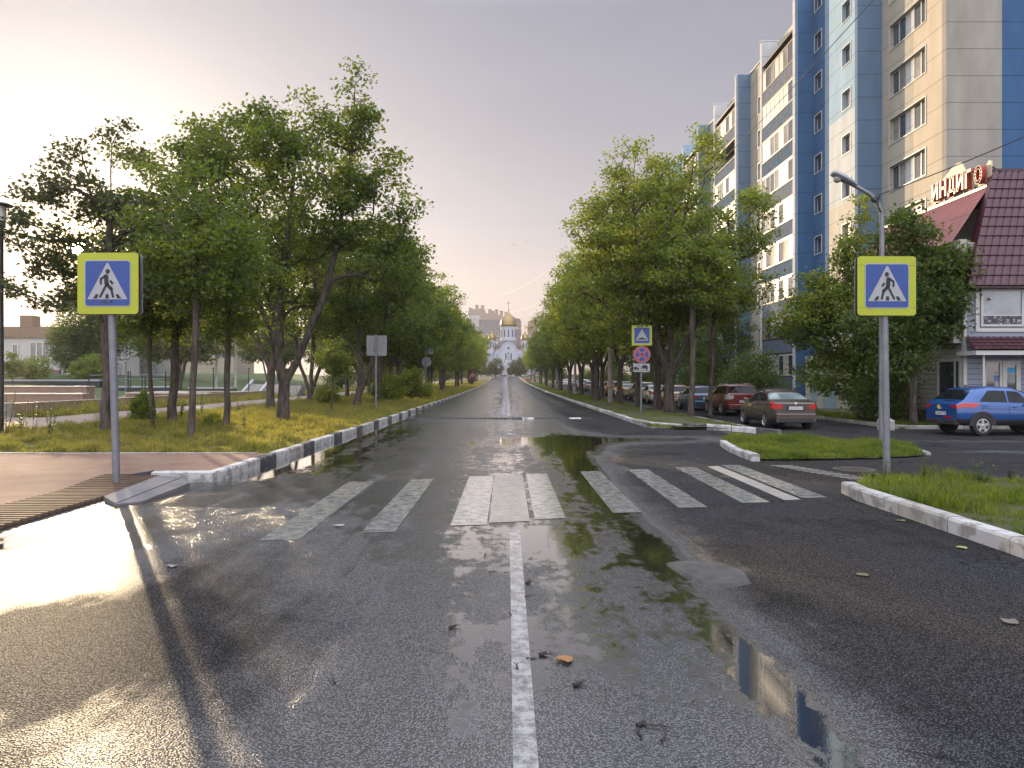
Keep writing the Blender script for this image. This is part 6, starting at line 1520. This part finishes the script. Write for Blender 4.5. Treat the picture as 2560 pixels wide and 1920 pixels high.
for k, (x, y) in enumerate([(-28.5, 74), (-25.4, 75), (-22.8, 79), (-20.9, 92), (-33.5, 70)]):
    m = MB(); m.tube([(x, y, g(x, y)), (x, y, g(x, y) + 2.6)], .05, 6); m.lathe([(.09, 0), (.09, .1), (.03, .14)], (x, y, g(x, y) + 2.6), 8)
    o = m.build('park_post', M_DARKM); tag(o, 'thin dark post on the far lawn, %s from the left' % ['second', 'third', 'fourth', 'fifth', 'first'][k], 'post')

root = empty('handrail', (-20.9, 29.6, g(-20.9, 29.6) + .1), 0, 'broken looking pale handrail stub beside the slatted barrier block', 'handrail')
m = MB(); m.tube([(-1.2, 0, .75), (.3, .2, 1.1)], .05, 8); m.build('rail', M_COP, root)
m = MB(); m.tube([(-.1, .1, 0), (-.1, .1, 1.0)], .035, 8); m.build('post', M_COP, root)
# ================================================================== CARS
M_TYRE = pm('tyre', (0.018, 0.018, 0.019), .8, bump=.2, bs=30)
M_RIM = pm('rim_silver', (0.50, 0.50, 0.51), .3, .8, var=.05)
M_PLAS = pm('black_plastic', (0.022, 0.022, 0.024), .6)
M_CGL = glassmat('car_glass', (0.008, 0.010, 0.012), .05); M_CGL.node_tree.nodes['Principled BSDF'].inputs['Specular IOR Level'].default_value = .4; M_CGL.node_tree.nodes['Principled BSDF'].inputs['IOR'].default_value = 1.4
M_CGP = glassmat('car_glass_pale', (0.10, 0.13, 0.13), .05)
M_TL = pm('tail_light', (0.42, 0.012, 0.012), .15, coat=.5, var=.25, vs=14)
M_TLC = pm('tail_light_clear', (0.45, 0.42, 0.42), .15, coat=.5, var=.2, vs=20)
M_HL = pm('head_light', (0.45, 0.46, 0.47), .1, coat=.6)
M_PLT = pm('plate_white', (0.62, 0.63, 0.62), .5, var=.05)
M_CHR = pm('chrome', (0.6, 0.6, 0.62), .2, 1.0, var=0)
def paint(name, col, metal=.35): return pm(name, col, .32, metal, var=.06, vs=1.5, coat=.9, spec=.5)
def text_mesh(txt, size, mat, parent, M, name='plate_number'):
    cu = bpy.data.curves.new('t', 'FONT'); cu.body = txt; cu.size = size; cu.align_x = 'CENTER'; cu.align_y = 'CENTER'; cu.extrude = .001
    o = bpy.data.objects.new('t', cu); COL.objects.link(o)
    bpy.context.view_layer.update()
    me = bpy.data.meshes.new_from_object(o.evaluated_get(bpy.context.evaluated_depsgraph_get()))
    bpy.data.objects.remove(o); bpy.data.curves.remove(cu)
    me.transform(M); me.materials.clear(); me.materials.append(mat)
    r = bpy.data.objects.new(name, me); COL.objects.link(r); r.parent = parent; return r
SEDAN = dict(L=4.38, W=1.70, z0=.24, wheel=.31, axles=(.205, .795),
             top=[(0, .95), (.008, .99), (.03, 1.02), (.13, 1.04), (.2, 1.02), (.5, .965), (.70, .94), (.85, .86), (.95, .74), (1, .58)],
             roof=[(0, .95), (.008, .995), (.03, 1.025), (.12, 1.05), (.15, 1.07), (.27, 1.34), (.34, 1.43), (.45, 1.46), (.56, 1.42), (.66, 1.22), (.75, .97), (.85, .86), (.95, .74), (1, .58)],
             wid=[(0, .86), (.02, .93), (.06, .97), (.2, 1), (.75, 1), (.9, .95), (.97, .84), (1, .70)],
             side=[(.20, .285), (.30, .465), (.48, .66)], rear=(.165, .275), front=(.62, .735))
SUV = dict(L=4.68, W=1.87, z0=.30, wheel=.37, axles=(.20, .80),
           top=[(0, 1.06), (.01, 1.08), (.05, 1.10), (.3, 1.08), (.68, 1.03), (.85, .98), (.95, .84), (1, .66)],
           roof=[(0, 1.06), (.01, 1.09), (.035, 1.15), (.105, 1.54), (.13, 1.60), (.3, 1.65), (.5, 1.62), (.6, 1.48), (.72, 1.08), (.85, .98), (.95, .84), (1, .66)],
           wid=[(0, .88), (.02, .94), (.06, .98), (.2, 1), (.8, 1), (.92, .95), (1, .76)],
           side=[(.10, .20), (.215, .37), (.385, .61)], rear=(.037, .102), front=(.53, .70))
CROSS = dict(SUV); CROSS.update(L=4.27, W=1.78, z0=.33, wheel=.34, axles=(.19, .80),
             top=[(0, 1.02), (.012, 1.06), (.05, 1.10), (.3, 1.05), (.66, 1.01), (.85, .95), (.95, .82), (1, .62)],
             roof=[(0, 1.02), (.012, 1.07), (.05, 1.17), (.135, 1.52), (.155, 1.565), (.3, 1.63), (.48, 1.60), (.6, 1.44), (.72, 1.06), (.85, .95), (.95, .82), (1, .62)],
             side=[(.175, .40), (.415, .60)], rear=(.055, .13), front=(.53, .70))
HATCH = dict(SUV); HATCH.update(L=4.25, W=1.76, z0=.24, wheel=.32, axles=(.19, .80),
             top=[(0, .92), (.01, .95), (.05, .98), (.3, .97), (.68, .94), (.85, .88), (.95, .76), (1, .58)],
             roof=[(0, .92), (.01, .96), (.035, 1.03), (.10, 1.38), (.13, 1.45), (.3, 1.50), (.5, 1.47), (.6, 1.33), (.72, .98), (.85, .88), (.95, .76), (1, .58)])
def lerp_t(tab, t): return float(np.interp(t, [a for a, _ in tab], [b for _, b in tab]))
def surf(P, t, s):
    "point on the left (+x) side; t along the car from the rear, s round the section from the bottom centre to the roof centre"
    w = lerp_t(P['wid'], t) * P['W'] / 2; zb = lerp_t(P['top'], t); zr = max(lerp_t(P['roof'], t), zb + .008); z0 = P['z0'] + .06 * (1 - min(1, t / .06)) + .05 * max(0, (t - .94) / .06)
    k = min(1, max(0, (zr - zb) / .36))
    zm = z0 + (zb - z0) * .55
    pts = [(0, z0), (.86 * w, z0), (.965 * w, z0 + .10), (w, zm - .08), (w * .998, zm + .08), (.975 * w, zb - .05), (.945 * w, zb), (w * (.93 - .175 * k), zb + (zr - zb) * .80), (w * (.86 - .23 * k), zr - .035 * k), (w * .40, zr - .004), (0, zr)]
    s = min(s, 9.9999); i = int(s); f = s - i
    x = pts[i][0] * (1 - f) + pts[i + 1][0] * f; z = pts[i][1] * (1 - f) + pts[i + 1][1] * f
    return Vector((x, (t - .5) * P['L'], z))
def patch(P, t0, t1, s0, s1, side, off, mb, nt=6, ns=4, m=0, th=.02, t0b=None, t1b=None):
    "piece of the body surface lifted by off; t0b/t1b give the upper edge its own ends"
    t0b = t0 if t0b is None else t0b; t1b = t1 if t1b is None else t1b
    vs = []
    for j in range(ns + 1):
        s = s0 + (s1 - s0) * j / ns; fj = j / ns
        for i in range(nt + 1):
            t = (t0 + (t0b - t0) * fj) * (1 - i / nt) + (t1 + (t1b - t1) * fj) * i / nt
            p = surf(P, t, s); e = 1e-3
            du = surf(P, min(1, t + e), s) - surf(P, max(0, t - e), s); dv = surf(P, t, min(10, s + .02)) - surf(P, t, max(0, s - .02))
            n = du.cross(dv)
            if n.length > 0: n.normalize()
            if n.x < -1e-4 or (abs(n.x) < 1e-3 and n.z < 0): n = -n
            q = p + n * off; vs.append(Vector((q.x * side, q.y, q.z)))
    fs = []
    for j in range(ns):
        for i in range(nt): a = j * (nt + 1) + i; f = (a, a + 1, a + nt + 2, a + nt + 1); fs.append(f if side > 0 else tuple(reversed(f)))
    mb.add(vs, fs, m)
def make_car(name, P, x, y, yaw, pmat, label, cat='car', group=None, plate=None, cladding=False, rack=False, detail=True, lights='block', dz=0.0, pale=False, clear=False):
    z = g(x, y)
    root = empty(name, (x, y, z + dz), yaw, label, cat, group)
    L, Wd = P['L'], P['W']; ts = sorted(set(list(np.linspace(0, 1, 45)) + [a for a, _ in P['top']] + [a for a, _ in P['roof']] + [.004, .014]))
    ss = [0, 1, 1.5, 2, 2.5, 3, 3.5, 4, 4.5, 5, 5.5, 6, 6.5, 7, 7.5, 8, 8.5, 9, 10]
    m = MB(); n = len(ss)
    vs = []
    for t in ts:
        ring = [surf(P, t, s) for s in ss]
        vs += ring + [Vector((-p.x, p.y, p.z)) for p in reversed(ring[1:-1])]
    N = 2 * n - 2
    for i in range(len(ts) - 1):
        for k in range(N):
            f = (i * N + k, i * N + (k + 1) % N, (i + 1) * N + (k + 1) % N, (i + 1) * N + k)
            kk = k if k < n - 1 else N - 1 - k
            m.f.append([v for v in reversed(f)]); m.m.append(1 if (kk <= 2 or (cladding and kk <= 3)) and True else 0)
    m.v = [tuple(v) for v in vs]
    m.f.append(list(range(N))); m.m.append(0)
    m.f.append([(len(ts) - 1) * N + k for k in reversed(range(N))]); m.m.append(0)
    body = m.build('body', [pmat, M_PLAS], root, smooth=True)
    # glass
    for sd_ in (1, -1):
        mg = MB()
        for i, (a, b) in enumerate(P['side']):
            first, last = i == 0, i == len(P['side']) - 1
            patch(P, a, b, 6.12, 6.93, sd_, .006, mg, 8, 3, 0, t0b=a + ((.085 if cladding else .05) if first else .0), t1b=b - (.085 if last else 0.0))
        mg.build('side_window', M_CGP if (pale and sd_ > 0) else M_CGL, root)
    for key, nm in (('rear', 'rear_window'), ('front', 'windscreen')):
        a, b = P[key]; mg = MB()
        for sd_ in (1, -1): patch(P, a, b, 7.35, 10, sd_, .007, mg, 6, 6)
        mg.build(nm, M_CGP if (pale and key == 'rear') else M_CGL, root)
    # wheels with arches
    r = P['wheel']
    for t in P['axles']:
        for sd_ in (1, -1):
            yc = (t - .5) * L; ra = r + .055; xo = Wd / 2 + .004
            m = MB(); poly = [(ra * math.cos(math.pi * k / 16), max(-.02, ra * math.sin(math.pi * k / 16))) for k in range(17)]
            Mx = Matrix(((0, 0, sd_, 0), (1, 0, 0, yc), (0, 1, 0, r), (0, 0, 0, 1)))
            m.prism(poly, Wd / 2 - .25, xo, 0, Mx)
            if cladding:
                for k in range(16):
                    a0, a1 = math.pi * k / 16, math.pi * (k + 1) / 16
                    m.prism([(ra * math.cos(a0), ra * math.sin(a0)), ((ra + .07) * math.cos(a0), (ra + .07) * math.sin(a0)), ((ra + .07) * math.cos(a1), (ra + .07) * math.sin(a1)), (ra * math.cos(a1), ra * math.sin(a1))], Wd / 2 - .1, xo + .012, 0, Mx)
            m.build('wheel_arch', M_PLAS, root)
            m = MB(); W2 = Matrix.Translation((sd_ * (Wd / 2 - .10), yc, r)) @ Matrix.Rotation(R(90) * sd_, 4, 'Y')
            m.lathe([(r * .60, -.10), (r * .93, -.105), (r, -.07), (r, .07), (r * .93, .108), (r * .66, .112), (r * .62, .09)], (0, 0, 0), 28, 0, W2)
            w_ = m.build('wheel', M_TYRE, root, smooth=True)
            m = MB(); m.lathe([(r * .62, .075), (r * .66, .116), (r * .60, .118), (r * .56, .085)], (0, 0, 0), 28, 0, W2)
            m.lathe([(r * .16, .07), (r * .16, .108), (r * .10, .115)], (0, 0, 0), 14, 0, W2)
            for k in range(5):
                a = 2 * math.pi * k / 5 + .3; m.prism([(-.055, 0.02), (.055, 0.02), (.035, r * .60), (-.035, r * .60)], .085, .106, 0, W2 @ Matrix.Rotation(a, 4, 'Z'))
            m.build('rim', M_RIM, w_)
            m = MB(); m.lathe([(r * .60, .074), (r * .60, .078)], (0, 0, 0), 20, 0, W2); m.build('brake_disc', M_PLAS, w_)
    # lights
    for sd_ in (1, -1):
        m = MB(); yr = -L / 2
        if lights == 'block':      # wraps the rear corner
            patch(P, .0, .085, 4.1, 5.9, sd_, .010, m, 5, 4)
            w0 = Wd / 2 * lerp_t(P['wid'], 0)
            z1 = surf(P, 0, 5.9).z; z0_ = surf(P, 0, 4.1).z
            m.add([(sd_ * w0 * .995, yr - .006, z0_), (sd_ * w0 * .70, yr - .010, z0_ + .03), (sd_ * w0 * .66, yr - .010, z1 - .02), (sd_ * w0 * .96, yr - .006, z1)], [(0, 1, 2, 3)] if sd_ < 0 else [(3, 2, 1, 0)])
        elif lights == 'tall':
            patch(P, .004, .05, 5.6, 7.6, sd_, .008, m, 4, 6)
        else:                       # long pointed light
            patch(P, .0, .135, 4.5, 5.7, sd_, .010, m, 7, 4, t0b=0, t1b=.20)
            w0 = Wd / 2 * lerp_t(P['wid'], 0); z0_ = surf(P, 0, 4.5).z; z1 = surf(P, 0, 5.7).z
            m.add([(sd_ * w0 * .99, yr - .006, z0_), (sd_ * w0 * .62, yr - .012, z0_ + .05), (sd_ * w0 * .62, yr - .012, z1 - .0), (sd_ * w0 * .97, yr - .006, z1)], [(0, 1, 2, 3)] if sd_ < 0 else [(3, 2, 1, 0)])
        m.build('tail_light', M_TLC if clear else M_TL, root)
        m = MB(); patch(P, .90, .985, 5.1, 6.0, sd_, .008, m, 5, 3); m.build('headlight', M_HL, root)
        m = MB(); my = (P['side'][-1][1] - .5 - .035) * L; mz = lerp_t(P['top'], .62) + .06
        for k in range(1): m.bbox(sd_ * (Wd / 2 + .02) - .08 * (sd_ < 0) * 1.9, sd_ * (Wd / 2 + .02) + .08 * (sd_ > 0) * 1.9, my - .05, my + .08, mz - .06, mz + .10, .03)
        m.box(min(sd_ * (Wd / 2 - .10), sd_ * (Wd / 2 + .04)), max(sd_ * (Wd / 2 - .10), sd_ * (Wd / 2 + .04)), my, my + .04, mz - .04, mz + .0, 1)
        m.build('mirror', [pmat, M_PLAS], root)
    # rear bumper, plate, boot lines
    yr = -L / 2; wr = Wd / 2 * .86
    m = MB(); z0 = P['z0'] + .05
    m.bbox(-wr * .98, wr * .98, yr - .055, yr + .12, z0, .60 if not cladding else .52, .03, 1 if cladding else 0); m.box(-wr * .86, wr * .86, yr - .058, yr, z0 - .01, z0 + .13, 1)
    m.build('bumper', [pmat, M_PLAS], root, smooth=True)
    pz = .74 if not cladding else .72
    if P is SEDAN: pz = .80
    if detail:
        m = MB(); m.box(-.34, .34, yr - .012, yr - .002, pz - .10, pz + .09); m.build('plate_recess', M_PLAS if P is SEDAN else pmat, root)
    m = MB(); m.box(-.26, .26, yr - .024, yr - .014, pz - .056, pz + .056); pl = m.build('number_plate', M_PLT, root)
    if plate: text_mesh(plate, .105, M_BLK, pl, Matrix.Translation((0, yr - .026, pz)) @ FR)
    if detail:
        for sd_ in (1, -1):
            for t in [P['side'][0][0] + .01, P['side'][1][0] - .008, P['side'][-1][1] + .01]:
                m = MB(); patch(P, t, t + .0022, 1.6, 6.0, sd_, .0035, m, 1, 8); m.build('door_gap', M_PLAS, root)
            m = MB(); patch(P, P['side'][0][0], .78, 4.35, 4.42, sd_, .0045, m, 12, 1); m.build('side_crease', M_PLAS, root)
        hs_ = P['side'] if len(P['side']) == 2 else P['side'][1:]
        for sd_ in (1, -1):
            for a, b in hs_:
                m = MB(); yh = (a + .02 - .5) * L; zz = surf(P, a, 5.0).z - .05; xx = surf(P, a, 5.0).x
                m.bbox(sd_ * xx - .0 if sd_ > 0 else -xx - .035, sd_ * xx + .035 if sd_ > 0 else -xx, yh, yh + .17, zz, zz + .028, .008); m.build('door_handle', pmat, root)
        m = MB(); zb_ = lerp_t(P['top'], .0)
        m.box(-wr * .74, wr * .74, yr - .006, yr - .001, .615, .625); 
        m.build('boot_gap', M_PLAS, root)
        m = MB(); m.lathe([(.052, 0), (.052, .008), (.036, .009), (.036, .004)], (0, 0, 0), 20, 0, Matrix.Translation((0, yr - .002, pz + .16)) @ FR)
        m.prism(capsule((-.028, .02), (0, -.028), .009, 2), .004, .01, 0, Matrix.Translation((0, yr - .002, pz + .16)) @ FR); m.prism(capsule((.028, .02), (0, -.028), .009, 2), .004, .01, 0, Matrix.Translation((0, yr - .002, pz + .16)) @ FR)
        m.build('badge', M_CHR, root)
    if rack:
        m = MB()
        for yy_ in (-.55, .35):
            zt = lerp_t(P['roof'], .5 + yy_ / L) + .06; m.tube([(-.62, yy_, zt - .10), (-.60, yy_, zt), (.60, yy_, zt), (.62, yy_, zt - .10)], .018, 6)
            for sx_ in (-.6, .6): m.box(sx_ - .03, sx_ + .03, yy_ - .06, yy_ + .06, zt - .14, zt - .01)
        m.tube([(-.2, -.5, 1.56), (-.05, -.45, 1.62), (.1, -.4, 1.56)], .008, 5)
        m.build('roof_rack', M_PLAS, root)
    else:
        m = MB()
        if P is SUV:
            for sx_ in (-1, 1): m.tube([(sx_ * .62, (q - .5) * L, lerp_t(P['roof'], q) + .012) for q in (.15, .25, .35, .45, .52)], .015, 6)
            m.build('roof_rail', M_CHR, root)
    return root
pb = paint('paint_brown', (0.075, 0.056, 0.045)); pr = paint('paint_red', (0.17, 0.018, 0.015)); pbl = paint('paint_blue', (0.012, 0.075, 0.27))
make_car('parked_car', SEDAN, 10.55, 30.0, 0, pb, 'brown saloon car with a black roof rack parked nose away at the kerb', plate='К452АМ190', rack=True, pale=True, dz=.0)
make_car('parked_car', SUV, 11.95, 40.6, 0, pr, 'dark red estate style off road car parked in front of the brown saloon', clear=True, plate='М507ОС')
bc = make_car('parked_car', CROSS, 16.7, 25.75, R(-90 + 5), pbl, 'bright blue compact off road car standing in front of the shop', cladding=True, lights='long', plate='С043ЕС750')
m = MB(); m.lathe([(.075, 0), (.075, .004)], (0, 0, 0), 20, 0, Matrix.Translation((-.12, -CROSS['L'] / 2 - .002, .93)) @ FR); m.build('round_sticker', pm('yellow_sticker', (0.6, 0.5, 0.12), .5, var=.3, vs=20), bc)
m = MB(); m.box(.12, .52, -CROSS['L'] / 2 - .012, -CROSS['L'] / 2 + .0, .575, .63); m.build('bumper_reflector', M_TL, bc)
m = MB(); m.add([(-.05, -1.28, 1.60), (.05, -1.28, 1.60), (0, -1.08, 1.61), (0, -1.32, 1.68)], [(0, 1, 3), (1, 2, 3), (2, 0, 3), (0, 2, 1)]); m.build('aerial_fin', M_PLAS, bc)
m = MB(); m.tube([(-.05, -1.98, 1.14), (.20, -1.965, 1.16), (.42, -1.95, 1.15)], .014, 6); m.build('rear_wiper', M_PLAS, bc)
GC = 'cars parked along the flats behind the right trees'
far = [(11.7, 46.6, HATCH, (0.05, 0.12, 0.20), 'blue grey hatchback parked just in front of the dark red car'),
       (11.5, 52.6, HATCH, (0.40, 0.25, 0.15), 'sunlit copper beige car with a dark wing mirror, between thick trunks'),
       (11.4, 58.6, SEDAN, (0.45, 0.45, 0.45), 'silver car just right of the no stopping sign post'),
       (11.5, 64.6, SUV, (0.30, 0.24, 0.15), 'gold tan car with round tail light just left of the sign post'),
       (11.3, 71, SEDAN, (0.20, 0.19, 0.07), 'olive yellow car behind the twin dark trunk'),
       (11.8, 77.5, SUV, (0.03, 0.035, 0.04), 'large dark car just right of the concrete pole'),
       (11.6, 84, SUV, (0.28, 0.06, 0.07), 'maroon car with pale window just left of the concrete pole'),
       (11.6, 91, HATCH, (0.10, 0.2, 0.28), 'pale blue car seen between trunks left of the concrete pole'),
       (11.7, 98, SEDAN, (0.45, 0.45, 0.46), 'light grey car, second beyond the maroon one'),
       (11.6, 106, HATCH, (0.07, 0.075, 0.085), 'charcoal car, third beyond the maroon one'),
       (11.6, 115, SUV, (0.5, 0.5, 0.5), 'white car, fourth beyond the maroon one'),
       (11.6, 130, SEDAN, (0.12, 0.13, 0.15), 'grey car near the far end of the parking row'),
       (11.6, 150, SEDAN, (0.55, 0.55, 0.55), 'farthest white car in the parking row, beside the far signboard')]
for k, (x, y, P, col, lab) in enumerate(far):
    make_car('parked_car', P, x, y, 0 if k != 1 else 0, paint('paint_%d' % k, col), lab, group=GC, detail=(y < 80))
# ================================================================== HAZE
hm = bpy.data.materials.new('haze_air'); hm.use_nodes = True
ht = hm.node_tree; ht.nodes.clear()
pv_ = ht.nodes.new('ShaderNodeVolumePrincipled'); pv_.inputs['Color'].default_value = (0.95, 0.93, 0.90, 1); pv_.inputs['Density'].default_value = 0.00030
pv_.inputs['Anisotropy'].default_value = 0.55
ho = ht.nodes.new('ShaderNodeOutputMaterial'); ht.links.new(pv_.outputs[0], ho.inputs['Volume'])
m = MB(); m.box(-160, 120, -20, 480, -2.5, 62)
hz = m.build('haze', hm); tag(hz, 'thin warm morning haze hanging over the street and the park', 'haze', kind='stuff')
